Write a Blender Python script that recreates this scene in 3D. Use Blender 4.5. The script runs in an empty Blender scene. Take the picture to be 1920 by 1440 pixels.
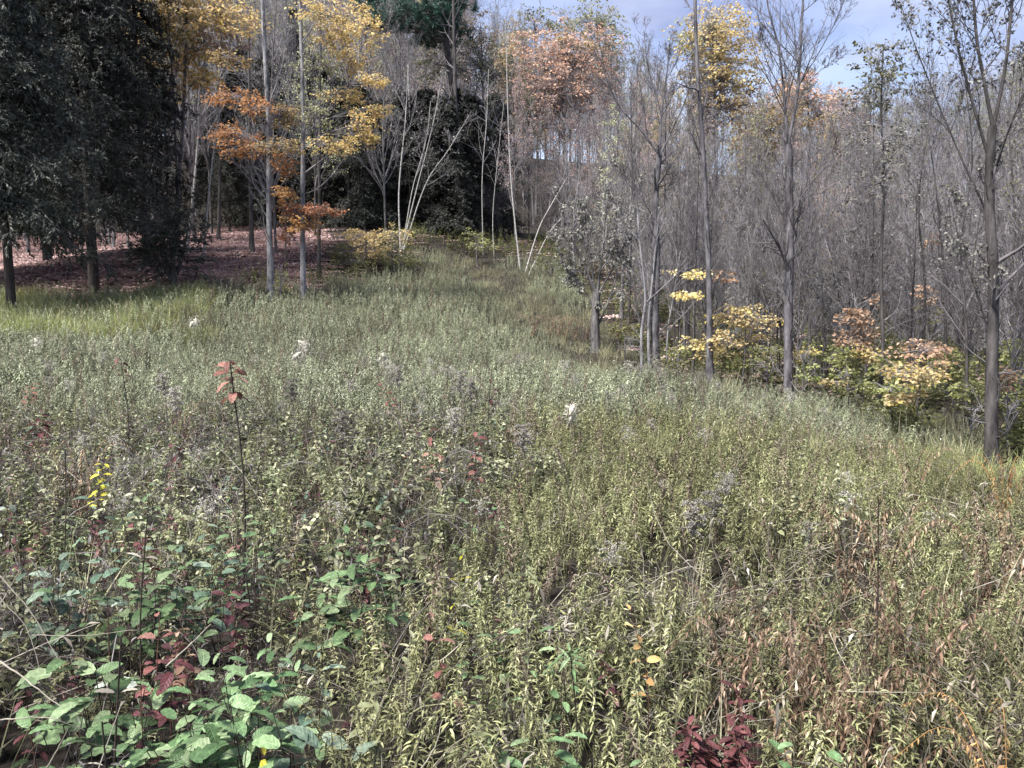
import bpy, math, random
import numpy as np
from mathutils import Vector, Matrix

rng = np.random.default_rng(11)
random.seed(11)
R_ = math.radians
C = bpy.context.scene.collection
scene = bpy.context.scene

# ------------------------------------------------------------------ camera
F_PX, HORIZON, EYE = 1423.0, 580.0, 1.65
PITCH = math.atan((720 - HORIZON) / F_PX)
cam_d = bpy.data.cameras.new('camera')
cam = bpy.data.objects.new('camera', cam_d)
C.objects.link(cam)
cam.location = (0, 0, EYE)
cam.rotation_euler = (math.pi / 2 - PITCH, 0, 0)
cam_d.sensor_width = 36.0
cam_d.lens = F_PX / 1920 * 36.0
cam_d.clip_start = 0.05
cam_d.clip_end = 2000
scene.camera = cam

# ------------------------------------------------------------------ sky and sun
SUN_EL, SUN_AZ = R_(58), R_(228)          # behind the camera, to the left (azimuth clockwise from +Y)
world = bpy.data.worlds.new('World')
scene.world = world
world.use_nodes = True
wn, wl = world.node_tree.nodes, world.node_tree.links
wn.clear()
w_out = wn.new('ShaderNodeOutputWorld')
w_bg = wn.new('ShaderNodeBackground')
w_bg.inputs['Strength'].default_value = 0.1
sky = wn.new('ShaderNodeTexSky')
sky.sky_type = 'NISHITA'
sky.sun_disc = False
sky.sun_elevation = SUN_EL
sky.sun_rotation = SUN_AZ
w_tc = wn.new('ShaderNodeTexCoord')
w_map = wn.new('ShaderNodeMapping')
w_map.inputs['Scale'].default_value = (1.6, 1.6, 4.2)
w_map.inputs['Location'].default_value = (0.35, 0.2, 0.1)
w_noise = wn.new('ShaderNodeTexNoise')
w_noise.inputs['Scale'].default_value = 1.5
w_noise.inputs['Detail'].default_value = 8
w_noise.inputs['Roughness'].default_value = 0.55
w_ramp = wn.new('ShaderNodeValToRGB')
w_ramp.color_ramp.elements[0].position = 0.36
w_ramp.color_ramp.elements[0].color = (0.55, 0.55, 0.55, 1)
w_ramp.color_ramp.elements[1].position = 0.66
w_ramp.color_ramp.elements[1].color = (1, 1, 1, 1)
w_mix = wn.new('ShaderNodeMix')
w_mix.data_type = 'RGBA'
w_noise2 = wn.new('ShaderNodeTexNoise')
w_noise2.inputs['Scale'].default_value = 2.6
w_noise2.inputs['Detail'].default_value = 6
w_ramp2 = wn.new('ShaderNodeValToRGB')
w_ramp2.color_ramp.elements[0].position = 0.38
w_ramp2.color_ramp.elements[0].color = (.95, 1.07, 1.76, 1)
w_ramp2.color_ramp.elements[1].position = 0.68
w_ramp2.color_ramp.elements[1].color = (2.0, 2.0, 2.35, 1)
wl.new(w_map.outputs['Vector'], w_noise2.inputs['Vector'])
wl.new(w_noise2.outputs['Fac'], w_ramp2.inputs['Fac'])
wl.new(w_ramp2.outputs['Color'], w_mix.inputs[7])
wl.new(w_tc.outputs['Generated'], w_map.inputs['Vector'])
wl.new(w_map.outputs['Vector'], w_noise.inputs['Vector'])
wl.new(w_noise.outputs['Fac'], w_ramp.inputs['Fac'])
wl.new(w_ramp.outputs['Color'], w_mix.inputs[0])
wl.new(sky.outputs['Color'], w_mix.inputs[6])
wl.new(w_mix.outputs[2], w_bg.inputs['Color'])
wl.new(w_bg.outputs['Background'], w_out.inputs['Surface'])

sun_d = bpy.data.lights.new('sun', 'SUN')
sun_d.energy = 3.1
sun_d.angle = R_(12)
sun_d.color = (1.0, 0.96, 0.9)
sun = bpy.data.objects.new('sun', sun_d)
C.objects.link(sun)
sd = Vector((math.sin(SUN_AZ) * math.cos(SUN_EL), math.cos(SUN_AZ) * math.cos(SUN_EL), math.sin(SUN_EL)))
sun.rotation_euler = (-sd).to_track_quat('-Z', 'Y').to_euler()
sun.location = (-8, -10, 30)

scene.view_settings.view_transform = 'Standard'
scene.view_settings.look = 'None'
scene.view_settings.gamma = 1
scene.view_settings.exposure = 2.05
scene.view_settings.use_curve_mapping = False
scene.cycles.max_bounces = 6
scene.cycles.diffuse_bounces = 3
scene.cycles.transmission_bounces = 3

# ------------------------------------------------------------------ photo pixel -> place
CP, SP = math.cos(PITCH), math.sin(PITCH)


def at(px, py, Y):
    """The point at depth Y metres that is seen at pixel (px, py) of the photograph."""
    xc, yc = (px - 960) / F_PX, (720 - py) / F_PX
    t = Y / (CP + yc * SP)
    return np.array((xc * t, Y, EYE + t * (yc * CP - SP)))


# ------------------------------------------------------------------ terrain
# bases of trees and points of the meadow surface: (px, py, depth, height of the weeds that hide the soil there)
CTRL_PX = [(1862, 845, 8.5, .28), (1480, 742, 13.5, .3), (1232, 690, 17, .3), (1332, 690, 15.2, .3), (1117, 645, 21, .25), (1648, 752, 12, .3),
           (508, 548, 25, .3), (568, 548, 25.5, .3), (250, 552, 24, .3), (20, 560, 22, .35), (320, 525, 24.5, .1),
           (870, 492, 36, .2), (752, 445, 37, .1), (975, 492, 35.5, .2), (700, 520, 31, .35), (1000, 560, 28, .2), (800, 560, 26, .35),
           (250, 470, 33, .0), (60, 500, 28, .0), (450, 460, 36, .0), (1400, 690, 17, .25), (1250, 560, 30, .1), (1500, 600, 28, .1), (1800, 680, 17, .2)]
ctrl = []
for px_, py_, d_, h_ in CTRL_PX:
    p_ = at(px_, py_, d_)
    ctrl.append((p_[0], p_[1], p_[2] - h_))
ctrl += [(-6, -6, 0), (0, -6, 0), (6, -6, 0), (-4, 0, 0.0), (0, 0, 0), (4, 0, -.05), (-4, 4, .02), (0, 4, 0), (4, 4, -.05), (-7, 9, .12), (-2, 9, .1), (2, 9, 0.04),
         (-9, 15, .6), (-2, 15, .35), (12, 10, -.1), (14, 20, -.1), (20, 30, .3), (-20, 30, 3), (-14, 20, 1.3),
         (-30, 55, 8), (-8, 55, 8), (8, 55, 6.2), (30, 55, 3.5), (-45, 90, 19), (0, 90, 17), (30, 90, 12.5), (70, 90, 11),
         (-80, 150, 34), (0, 150, 31), (80, 150, 25), (-150, 260, 45), (0, 260, 42), (150, 260, 36),
         (-150, 0, 1), (150, 0, -1), (-150, -100, 0), (150, -100, 0), (0, -100, 0), (-60, 20, 2), (60, 20, -.3), (-250, 400, 45), (250, 400, 40), (0, 400, 42)]
ctrl = np.array(ctrl, float)


def _tps(d2):
    return np.where(d2 > 1e-9, 0.5 * d2 * np.log(d2 + 1e-12), 0.0)


_S = 20.0
_cx = ctrl[:, :2] / _S
_K = _tps(((_cx[:, None] - _cx[None]) ** 2).sum(-1)) + np.eye(len(_cx)) * 0.002
_Pm = np.c_[np.ones(len(_cx)), _cx]
_A = np.block([[_K, _Pm], [_Pm.T, np.zeros((3, 3))]])
_w = np.linalg.solve(_A, np.r_[ctrl[:, 2], np.zeros(3)])


def ground(X, Y):
    X, Y = np.atleast_1d(np.asarray(X, float)), np.atleast_1d(np.asarray(Y, float))
    q = np.c_[X.ravel(), Y.ravel()] / _S
    out = np.empty(len(q))
    for s in range(0, len(q), 20000):
        qq = q[s:s + 20000]
        out[s:s + 20000] = _tps(((qq[:, None] - _cx[None]) ** 2).sum(-1)) @ _w[:-3] + _w[-3] + qq @ _w[-2:]
    out = out + 0.03 * np.sin(X.ravel() * 2.1) * np.cos(Y.ravel() * 1.7)
    return out.reshape(X.shape)


def gz(x, y):
    return float(ground(x, y)[0])


def depth_for(px, py, h):
    """Depth at which a plant h metres tall has its tip at pixel (px, py)."""
    for Y in np.arange(1.2, 60, 0.04):
        p = at(px, py, Y)
        if p[2] <= gz(p[0], Y) + h:
            return float(Y)
    return 20.0


# ------------------------------------------------------------------ mesh tools
class MB:
    """Collects triangles and quads with one value v per vertex; build() links them as ONE mesh object."""

    def __init__(self):
        self.V, self.Q, self.T, self.A, self.n = [], [], [], [], 0

    def add(self, V, Q=None, T=None, v=0.5):
        V = np.asarray(V, float).reshape(-1, 3)
        if Q is not None and len(Q):
            self.Q.append(np.asarray(Q, int).reshape(-1, 4) + self.n)
        if T is not None and len(T):
            self.T.append(np.asarray(T, int).reshape(-1, 3) + self.n)
        self.A.append(np.broadcast_to(np.asarray(v, float), (len(V),)).copy())
        self.V.append(V)
        self.n += len(V)
        return self

    def mesh(self, name, mat, smooth=False, offset=None):
        me = bpy.data.meshes.new(name)
        if self.n:
            V = np.concatenate(self.V)
            if offset is not None:
                V = V - np.asarray(offset)
            Q = np.concatenate(self.Q) if self.Q else np.zeros((0, 4), int)
            T = np.concatenate(self.T) if self.T else np.zeros((0, 3), int)
            me.vertices.add(len(V))
            me.vertices.foreach_set('co', V.astype(np.float32).ravel())
            me.loops.add(Q.size + T.size)
            me.loops.foreach_set('vertex_index', np.r_[Q.ravel(), T.ravel()].astype(np.int32))
            me.polygons.add(len(Q) + len(T))
            me.polygons.foreach_set('loop_start', np.r_[np.arange(len(Q)) * 4, Q.size + np.arange(len(T)) * 3].astype(np.int32))
            if smooth:
                me.polygons.foreach_set('use_smooth', np.ones(len(Q) + len(T), bool))
            me.update(calc_edges=True)
            a = me.attributes.new('v', 'FLOAT', 'POINT')
            a.data.foreach_set('value', np.concatenate(self.A).astype(np.float32))
        if mat is not None:
            me.materials.append(mat)
        return me

    def build(self, name, mat, parent=None, smooth=False, offset=None, link=C):
        o = bpy.data.objects.new(name, self.mesh(name, mat, smooth, offset))
        link.objects.link(o)
        if parent is not None:
            o.parent = parent
        return o


def norm(a):
    return a / np.maximum(np.linalg.norm(a, axis=-1, keepdims=True), 1e-9)


def tubes(mb, P, R, k=5, v=0.5):
    """Tapered tubes along B polylines of n points: P (B, n, 3), R (B, n)."""
    P = np.asarray(P, float)
    if P.ndim == 2:
        P = P[None]
    R = np.broadcast_to(np.asarray(R, float), P.shape[:2])
    B, n = P.shape[:2]
    if B == 0:
        return
    T = norm(np.gradient(P, axis=1))
    ref = np.where(np.abs(T[:, :1, 2:3]) > 0.8, np.array([1.0, 0, 0]), np.array([0, 0, 1.0]))
    U = norm(np.cross(T, np.broadcast_to(ref, T.shape)))
    W = np.cross(T, U)
    a = np.arange(k) * 2 * math.pi / k
    ring = P[:, :, None] + R[:, :, None, None] * (np.cos(a)[None, None, :, None] * U[:, :, None] + np.sin(a)[None, None, :, None] * W[:, :, None])
    i = np.arange(n - 1)[:, None] * k
    j = np.arange(k)[None]
    q = np.stack([i + j, i + (j + 1) % k, i + k + (j + 1) % k, i + k + j], -1).reshape(-1, 4)
    Q = (np.arange(B)[:, None, None] * (n * k) + q[None]).reshape(-1, 4)
    vv = np.repeat(np.broadcast_to(np.asarray(v, float), (B,)), n * k)
    mb.add(ring, Q=Q, v=vv)


def resample(pts, n):
    pts = np.asarray(pts, float)
    # Catmull-Rom through the points, then n even samples
    P = np.vstack([2 * pts[0] - pts[1], pts, 2 * pts[-1] - pts[-2]])
    out = []
    for i in range(1, len(P) - 2):
        for t in np.linspace(0, 1, 8, endpoint=False):
            a, b, c, d = P[i - 1:i + 3]
            out.append(.5 * ((2 * b) + (c - a) * t + (2 * a - 5 * b + 4 * c - d) * t * t + (3 * b - a - 3 * c + d) * t ** 3))
    out.append(pts[-1])
    out = np.array(out)
    s = np.r_[0, np.cumsum(np.linalg.norm(np.diff(out, axis=0), axis=1))]
    u = np.linspace(0, s[-1], n)
    return np.stack([np.interp(u, s, out[:, i]) for i in range(3)], -1)


def grow(P, R, k, t0=.2, t1=1., ang=.8, lr=.4, up=.1, n=5, wob=.15, taper=.75, rr=.55, rmin=.003, tpow=1.0, flat=0.0):
    """k children on every polyline of P: (children's points, radii)."""
    B, m = P.shape[:2]
    if B == 0:
        return np.zeros((0, n, 3)), np.zeros((0, n))
    t = t0 + (t1 - t0) * rng.random((B, k)) ** tpow
    f = t * (m - 1)
    i = np.minimum(f.astype(int), m - 2)
    w = (f - i)[..., None]
    b = np.arange(B)[:, None]
    base = P[b, i] * (1 - w) + P[b, i + 1] * w
    tan = norm(P[b, i + 1] - P[b, i])
    rad = R[b, i] * (1 - w[..., 0]) + R[b, i + 1] * w[..., 0]
    Lp = np.linalg.norm(np.diff(P, axis=1), axis=-1).sum(1)[:, None]
    L = Lp * lr * (1.15 - taper * (t - t0) / max(t1 - t0, 1e-6)) * rng.uniform(.6, 1.2, (B, k))
    rnd = rng.normal(size=(B, k, 3))
    if flat:
        rnd[..., 2] *= 1 - flat
    perp = norm(rnd - (rnd * tan).sum(-1, keepdims=True) * tan)
    a = rng.normal(ang, ang * .22, (B, k))[..., None]
    d = np.cos(a) * tan + np.sin(a) * perp
    pts = [base]
    step = (L / (n - 1))[..., None]
    for _ in range(n - 1):
        d = norm(d + np.array([0, 0, up]) + rng.normal(size=d.shape) * wob)
        pts.append(pts[-1] + d * step)
    pts = np.stack(pts, 2).reshape(B * k, n, 3)
    r0 = np.maximum(rad * rr, rmin).reshape(-1, 1)
    rr_ = r0 * np.linspace(1, .35, n)[None]
    return pts, np.maximum(rr_, rmin * .6)


def kites(mb, P, L, W, D=None, v=None, droop=.2, flat=0.0, upn=None):
    """Folded leaf-shaped pairs of triangles at the points P."""
    N = len(P)
    if N == 0:
        return
    L = np.broadcast_to(np.asarray(L, float), (N,))[:, None]
    W = np.broadcast_to(np.asarray(W, float), (N,))[:, None]
    if D is None:
        D = rng.normal(size=(N, 3))
        D[:, 2] = D[:, 2] * (1 - flat) - droop
    D = norm(D)
    nn = rng.normal(size=(N, 3))
    nn[:, 2] += (1.2 + 3 * flat) if upn is None else upn
    S = norm(np.cross(D, nn))
    nrm = np.cross(S, D)
    tip = P + D * L
    mid = P + D * L * .45
    V = np.stack([P, mid - S * W / 2 + nrm * W * .15, tip, mid + S * W / 2 + nrm * W * .15], 1)
    o = np.arange(N)[:, None] * 4
    T = np.concatenate([o + np.array([0, 2, 1]), o + np.array([0, 3, 2])])
    if v is None:
        v = rng.random(N)
    mb.add(V, T=T, v=np.repeat(v, 4))


PROF = {'lance': lambda s: np.sin(np.pi * np.minimum(s * .92 + .08, 1)) ** .8, 'oval': lambda s: 1.62 * np.clip(s, .02, 1) ** .5 * np.clip(1 - s, 0, 1) ** .62,
        'blade': lambda s: np.clip(1 - s, 0, 1) ** .6}


def ribbons(mb, P, D, L, W, droop=.6, seg=4, prof='lance', fold=.25, v=None, twist=.5, wavy=0.0):
    """Curved leaves with a midrib: from the points P along D, bending down."""
    N = len(P)
    if N == 0:
        return
    P, D = np.asarray(P, float), norm(np.asarray(D, float))
    L = np.broadcast_to(np.asarray(L, float), (N,))[:, None]
    W = np.broadcast_to(np.asarray(W, float), (N,))[:, None]
    dr = np.broadcast_to(np.asarray(droop, float), (N,))[:, None]
    side = norm(np.cross(D, np.array([0, 0, 1.0])) + 1e-4)
    up0 = norm(np.cross(side, D))
    tw = rng.normal(0, twist, (N, 1))
    c = P.copy()
    d = D.copy()
    rows = []
    s_all = np.linspace(0, 1, seg + 1)
    wp = PROF[prof](s_all)
    wp[-1] = 0.02
    for k in range(seg + 1):
        sd_ = np.cos(tw) * side + np.sin(tw) * up0
        nr = np.cross(sd_, d)
        w = W * wp[k] / 2
        e = fold * w + wavy * w * (1 if k % 2 else -1)
        rows.append(np.stack([c - sd_ * w + nr * e, c, c + sd_ * w + nr * e], 1))
        d = norm(d + np.array([0, 0, -1.0]) * dr / seg)
        c = c + d * L / seg
    V = np.stack(rows, 1)                                  # N, seg+1, 3, 3
    i = np.arange(seg)[:, None] * 3
    j = np.arange(2)[None]
    q = np.stack([i + j, i + j + 1, i + 3 + j + 1, i + 3 + j], -1).reshape(-1, 4)
    Q = (np.arange(N)[:, None, None] * ((seg + 1) * 3) + q[None]).reshape(-1, 4)
    if v is None:
        v = rng.random(N)
    mb.add(V, Q=Q, v=np.repeat(np.broadcast_to(v, (N,)), (seg + 1) * 3))


# ------------------------------------------------------------------ materials
def leaf_mat(name, cols, transl=.3, rough=.55, jitter=.35, spots=0.35, veins=False):
    m = bpy.data.materials.new(name)
    m.use_nodes = True
    n, l = m.node_tree.nodes, m.node_tree.links
    n.clear()
    out = n.new('ShaderNodeOutputMaterial')
    at_ = n.new('ShaderNodeAttribute')
    at_.attribute_name = 'v'
    rp = n.new('ShaderNodeValToRGB')
    while len(rp.color_ramp.elements) < len(cols):
        rp.color_ramp.elements.new(.5)
    for i, c in enumerate(cols):
        rp.color_ramp.elements[i].position = i / max(len(cols) - 1, 1)
        rp.color_ramp.elements[i].color = (*c, 1)
    oi = n.new('ShaderNodeObjectInfo')
    mr = n.new('ShaderNodeMapRange')
    mr.inputs[3].default_value = 1 - jitter
    mr.inputs[4].default_value = 1 + jitter
    hs = n.new('ShaderNodeHueSaturation')
    tc = n.new('ShaderNodeTexCoord')
    nz = n.new('ShaderNodeTexNoise')
    nz.inputs['Scale'].default_value = 38
    nz.inputs['Detail'].default_value = 3
    mr2 = n.new('ShaderNodeMapRange')
    mr2.inputs[1].default_value = .35
    mr2.inputs[2].default_value = .68
    mr2.inputs[3].default_value = 1 - spots
    mr2.inputs[4].default_value = 1 + spots * .5
    mul = n.new('ShaderNodeMath')
    mul.operation = 'MULTIPLY'
    pb = n.new('ShaderNodeBsdfPrincipled')
    pb.inputs['Roughness'].default_value = rough
    pb.inputs['Specular IOR Level'].default_value = .22
    tr = n.new('ShaderNodeBsdfTranslucent')
    mx = n.new('ShaderNodeMixShader')
    mx.inputs[0].default_value = transl
    l.new(at_.outputs['Fac'], rp.inputs['Fac'])
    l.new(oi.outputs['Random'], mr.inputs[0])
    l.new(tc.outputs['Object'], nz.inputs['Vector'])
    l.new(nz.outputs['Fac'], mr2.inputs[0])
    l.new(mr.outputs[0], mul.inputs[0])
    l.new(mr2.outputs[0], mul.inputs[1])
    nl_ = n.new('ShaderNodeTexNoise')
    nl_.inputs['Scale'].default_value = .55
    nl_.inputs['Detail'].default_value = 3
    mr3 = n.new('ShaderNodeMapRange')
    mr3.inputs[1].default_value, mr3.inputs[2].default_value = .3, .7
    mr3.inputs[3].default_value, mr3.inputs[4].default_value = .62, 1.34
    mr4 = n.new('ShaderNodeMapRange')
    mr4.inputs[1].default_value, mr4.inputs[2].default_value = .3, .7
    mr4.inputs[3].default_value, mr4.inputs[4].default_value = .488, .512
    mul2 = n.new('ShaderNodeMath')
    mul2.operation = 'MULTIPLY'
    l.new(oi.outputs['Location'], nl_.inputs['Vector'])
    l.new(nl_.outputs['Fac'], mr3.inputs[0])
    l.new(nl_.outputs['Fac'], mr4.inputs[0])
    l.new(mul.outputs[0], mul2.inputs[0])
    l.new(mr3.outputs[0], mul2.inputs[1])
    l.new(mr4.outputs[0], hs.inputs['Hue'])
    mul = mul2
    if veins:                                             # midrib and side veins in the leaf's own length (x) and width (y)
        nz.inputs['Scale'].default_value = 7
        sx = n.new('ShaderNodeSeparateXYZ')
        l.new(tc.outputs['Object'], sx.inputs[0])

        def mth(op, a, b=None):
            q = n.new('ShaderNodeMath')
            q.operation = op
            for i_, v_ in enumerate((a, b)):
                if v_ is None:
                    continue
                if isinstance(v_, (int, float)):
                    q.inputs[i_].default_value = v_
                else:
                    l.new(v_, q.inputs[i_])
            return q.outputs[0]
        ay = mth('ABSOLUTE', sx.outputs[1])
        ph = mth('SUBTRACT', sx.outputs[0], mth('MULTIPLY', ay, .9))
        sv = mth('POWER', mth('ABSOLUTE', mth('SINE', mth('MULTIPLY', ph, 26.0))), .35)
        mid = mth('MINIMUM', mth('MULTIPLY', ay, 45.0), 1.0)
        vein = mth('MULTIPLY', sv, mid)
        tone = mth('SUBTRACT', 1.30, mth('MULTIPLY', vein, .36))
        mul = n.new('ShaderNodeMath')
        mul.operation = 'MULTIPLY'
        l.new(mul2.outputs[0], mul.inputs[0])
        l.new(tone, mul.inputs[1])
        bp_ = n.new('ShaderNodeBump')
        bp_.inputs['Strength'].default_value = .5
        bp_.inputs['Distance'].default_value = .004
        l.new(vein, bp_.inputs['Height'])
        l.new(bp_.outputs[0], pb.inputs['Normal'])
    l.new(mul.outputs[0], hs.inputs['Value'])
    l.new(rp.outputs['Color'], hs.inputs['Color'])
    l.new(hs.outputs['Color'], pb.inputs['Base Color'])
    l.new(hs.outputs['Color'], tr.inputs['Color'])
    l.new(pb.outputs[0], mx.inputs[1])
    l.new(tr.outputs[0], mx.inputs[2])
    l.new(mx.outputs[0], out.inputs['Surface'])
    return m


def bark_mat(name, c1, c2, scale=9.0, stretch=.25, birch=False, bump=.5):
    m = bpy.data.materials.new(name)
    m.use_nodes = True
    n, l = m.node_tree.nodes, m.node_tree.links
    pb = n['Principled BSDF']
    pb.inputs['Roughness'].default_value = .9
    pb.inputs['Specular IOR Level'].default_value = .15
    tc = n.new('ShaderNodeTexCoord')
    mp = n.new('ShaderNodeMapping')
    mp.inputs['Scale'].default_value = (1, 1, 6.0 if birch else stretch)
    nz = n.new('ShaderNodeTexNoise')
    nz.inputs['Scale'].default_value = scale
    nz.inputs['Detail'].default_value = 6
    nz.inputs['Roughness'].default_value = .7
    rp = n.new('ShaderNodeValToRGB')
    rp.color_ramp.elements[0].position = .38 if birch else .36
    rp.color_ramp.elements[0].color = (*c1, 1)
    rp.color_ramp.elements[1].position = .50 if birch else .64
    rp.color_ramp.elements[1].color = (*c2, 1)
    bp = n.new('ShaderNodeBump')
    bp.inputs['Strength'].default_value = bump
    bp.inputs['Distance'].default_value = .02
    l.new(tc.outputs['Object'], mp.inputs['Vector'])
    l.new(mp.outputs[0], nz.inputs['Vector'])
    l.new(nz.outputs['Fac'], rp.inputs['Fac'])
    l.new(rp.outputs['Color'], pb.inputs['Base Color'])
    l.new(nz.outputs['Fac'], bp.inputs['Height'])
    l.new(bp.outputs[0], pb.inputs['Normal'])
    return m


M = {}
M['goldenrod'] = leaf_mat('goldenrod_leaf', [(.065, .06, .032), (.15, .16, .072), (.265, .275, .132), (.43, .425, .25)], .3)
M['meadow'] = leaf_mat('meadow_leaf', [(.08, .085, .05), (.18, .20, .122), (.295, .32, .21), (.43, .445, .325)], .3)
M['grass'] = leaf_mat('grass_blade', [(.13, .135, .07), (.22, .22, .125), (.31, .30, .19), (.42, .39, .27)], .3)
M['bright_grass'] = leaf_mat('bright_grass', [(.20, .235, .08), (.31, .33, .13), (.40, .40, .20)], .3)
M['bramble'] = leaf_mat('bramble_leaf', [(.05, .05, .035), (.11, .12, .065), (.21, .225, .125), (.36, .36, .24)], .2, .45)
M['broad'] = leaf_mat('broad_leaf', [(.08, .14, .062), (.13, .205, .095), (.23, .295, .165)], .25, .42, veins=True)
M['blue_broad'] = leaf_mat('blue_green_leaf', [(.08, .13, .088), (.13, .19, .132), (.23, .285, .215)], .22, .42, veins=True)
M['pale_leaf'] = leaf_mat('pale_leaf', [(.42, .50, .43), (.52, .58, .50)], .2, .5, veins=True)
M['maroon'] = leaf_mat('maroon_leaf', [(.055, .02, .024), (.095, .034, .038), (.15, .058, .06)], .2, .5, veins=True)
M['red'] = leaf_mat('red_leaf', [(.16, .065, .06), (.24, .105, .09), (.32, .18, .14)], .3, .5, veins=True)
M['rust'] = leaf_mat('rust_fern', [(.13, .08, .05), (.22, .14, .095), (.31, .22, .155), (.40, .31, .225)], .3, .7)
M['orange_weed'] = leaf_mat('orange_weed', [(.36, .20, .08), (.44, .27, .12), (.42, .33, .14)], .3, .6)
M['yellow_sprig'] = leaf_mat('yellow_leaf', [(.42, .40, .05), (.52, .46, .07)], .35, .5, veins=True)
M['seed'] = leaf_mat('seed_fluff', [(.40, .38, .33), (.55, .52, .46), (.68, .66, .60)], .4, .9, .2)
M['plume'] = leaf_mat('grey_seed_plume', [(.27, .25, .22), (.38, .36, .32), (.50, .48, .44)], .3, .9, .2)
M['pod'] = leaf_mat('milkweed_pod', [(.42, .41, .32), (.58, .55, .45)], .2, .8, .2)
M['dry'] = leaf_mat('dry_stem', [(.08, .072, .06), (.16, .145, .12), (.27, .245, .20), (.38, .35, .30)], .05, .8)
M['cane'] = leaf_mat('bramble_cane', [(.04, .032, .03), (.08, .066, .064), (.14, .125, .122), (.26, .25, .24)], .05, .7)
M['dark_stem'] = bark_mat('dark_stem', (.025, .02, .018), (.06, .048, .04), 30, .4)
M['red_stem'] = bark_mat('red_stem', (.05, .025, .02), (.11, .055, .045), 30, .4)
M['litter'] = leaf_mat('fallen_leaf', [(.38, .25, .25), (.50, .35, .345), (.58, .44, .42), (.60, .49, .43)], .15, .7)
M['bark_grey'] = bark_mat('grey_bark', (.045, .042, .044), (.17, .162, .162), 9, .22)
M['bark_dark'] = bark_mat('dark_bark', (.022, .02, .02), (.105, .097, .095), 8, .28, False, .9)
M['bark_hemlock'] = bark_mat('hemlock_bark', (.02, .017, .016), (.07, .06, .056), 10, .22)
M['bark_mid'] = bark_mat('lavender_grey_bark', (.03, .028, .031), (.165, .158, .17), 8, .3, False, .9)
M['bark_pale'] = bark_mat('pale_bark', (.075, .073, .08), (.31, .305, .315), 6, .35, False, .8)
M['bark_birch'] = bark_mat('birch_bark', (.07, .065, .06), (.38, .37, .355), 7, 1, True, .2)
M['twig'] = bark_mat('twig_bark', (.12, .112, .117), (.29, .275, .29), 3, 1)
M['twig_dark'] = bark_mat('twig_dark_bark', (.06, .054, .058), (.17, .157, .164), 3, 1)
M['hemlock'] = leaf_mat('hemlock_needles', [(.03, .034, .03), (.05, .055, .047), (.08, .086, .073), (.14, .145, .126)], .08, .6)
M['pine'] = leaf_mat('pine_needles', [(.035, .095, .075), (.06, .145, .115), (.10, .20, .16)], .12, .5)
M['maple_yellow'] = leaf_mat('yellow_maple_leaf', [(.50, .33, .13), (.58, .42, .19), (.62, .49, .27), (.56, .49, .15)], .4)
M['maple_orange'] = leaf_mat('orange_maple_leaf', [(.50, .24, .09), (.57, .32, .13), (.60, .41, .20)], .4)
M['maple_red'] = leaf_mat('red_maple_leaf', [(.50, .18, .11), (.55, .24, .14), (.56, .34, .18)], .4)
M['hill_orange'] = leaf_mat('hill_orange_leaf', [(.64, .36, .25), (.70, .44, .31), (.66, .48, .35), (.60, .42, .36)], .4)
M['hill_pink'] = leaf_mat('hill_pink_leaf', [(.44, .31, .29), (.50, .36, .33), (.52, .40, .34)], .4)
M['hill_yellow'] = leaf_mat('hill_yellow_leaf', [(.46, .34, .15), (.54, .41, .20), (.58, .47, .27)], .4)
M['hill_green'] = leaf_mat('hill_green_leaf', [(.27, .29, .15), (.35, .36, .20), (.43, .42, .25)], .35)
M['grey_leaf'] = leaf_mat('withered_grey_leaf', [(.12, .115, .10), (.18, .175, .155), (.25, .245, .22), (.33, .325, .29)], .3)
M['olive_leaf'] = leaf_mat('olive_leaf', [(.10, .105, .045), (.17, .17, .07), (.26, .25, .11)], .35)
M['beech'] = leaf_mat('cream_yellow_leaf', [(.46, .33, .16), (.56, .44, .22), (.62, .54, .32), (.58, .48, .12)], .4)
M['peach'] = leaf_mat('peach_leaf', [(.40, .25, .16), (.50, .34, .22), (.56, .42, .30)], .4)
M['lime'] = leaf_mat('yellow_green_leaf', [(.20, .23, .08), (.29, .31, .12), (.41, .40, .19)], .4)
M['small_green'] = leaf_mat('small_green_leaf', [(.075, .115, .05), (.13, .175, .08), (.22, .255, .135), (.32, .335, .20)], .22, .45)
M['small_maroon'] = leaf_mat('small_maroon_leaf', [(.075, .035, .04), (.14, .06, .065), (.20, .10, .10)], .2, .5)
M['withered'] = leaf_mat('withered_leaf', [(.09, .08, .085), (.17, .155, .155), (.27, .25, .245)], .2, .6)
M['dead_weed'] = leaf_mat('dead_weed_leaf', [(.07, .05, .038), (.14, .105, .08), (.22, .17, .13), (.31, .26, .20)], .2, .7)
M['understory'] = leaf_mat('understory_leaf', [(.07, .085, .035), (.12, .135, .055), (.19, .20, .085), (.27, .26, .11)], .35)

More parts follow.
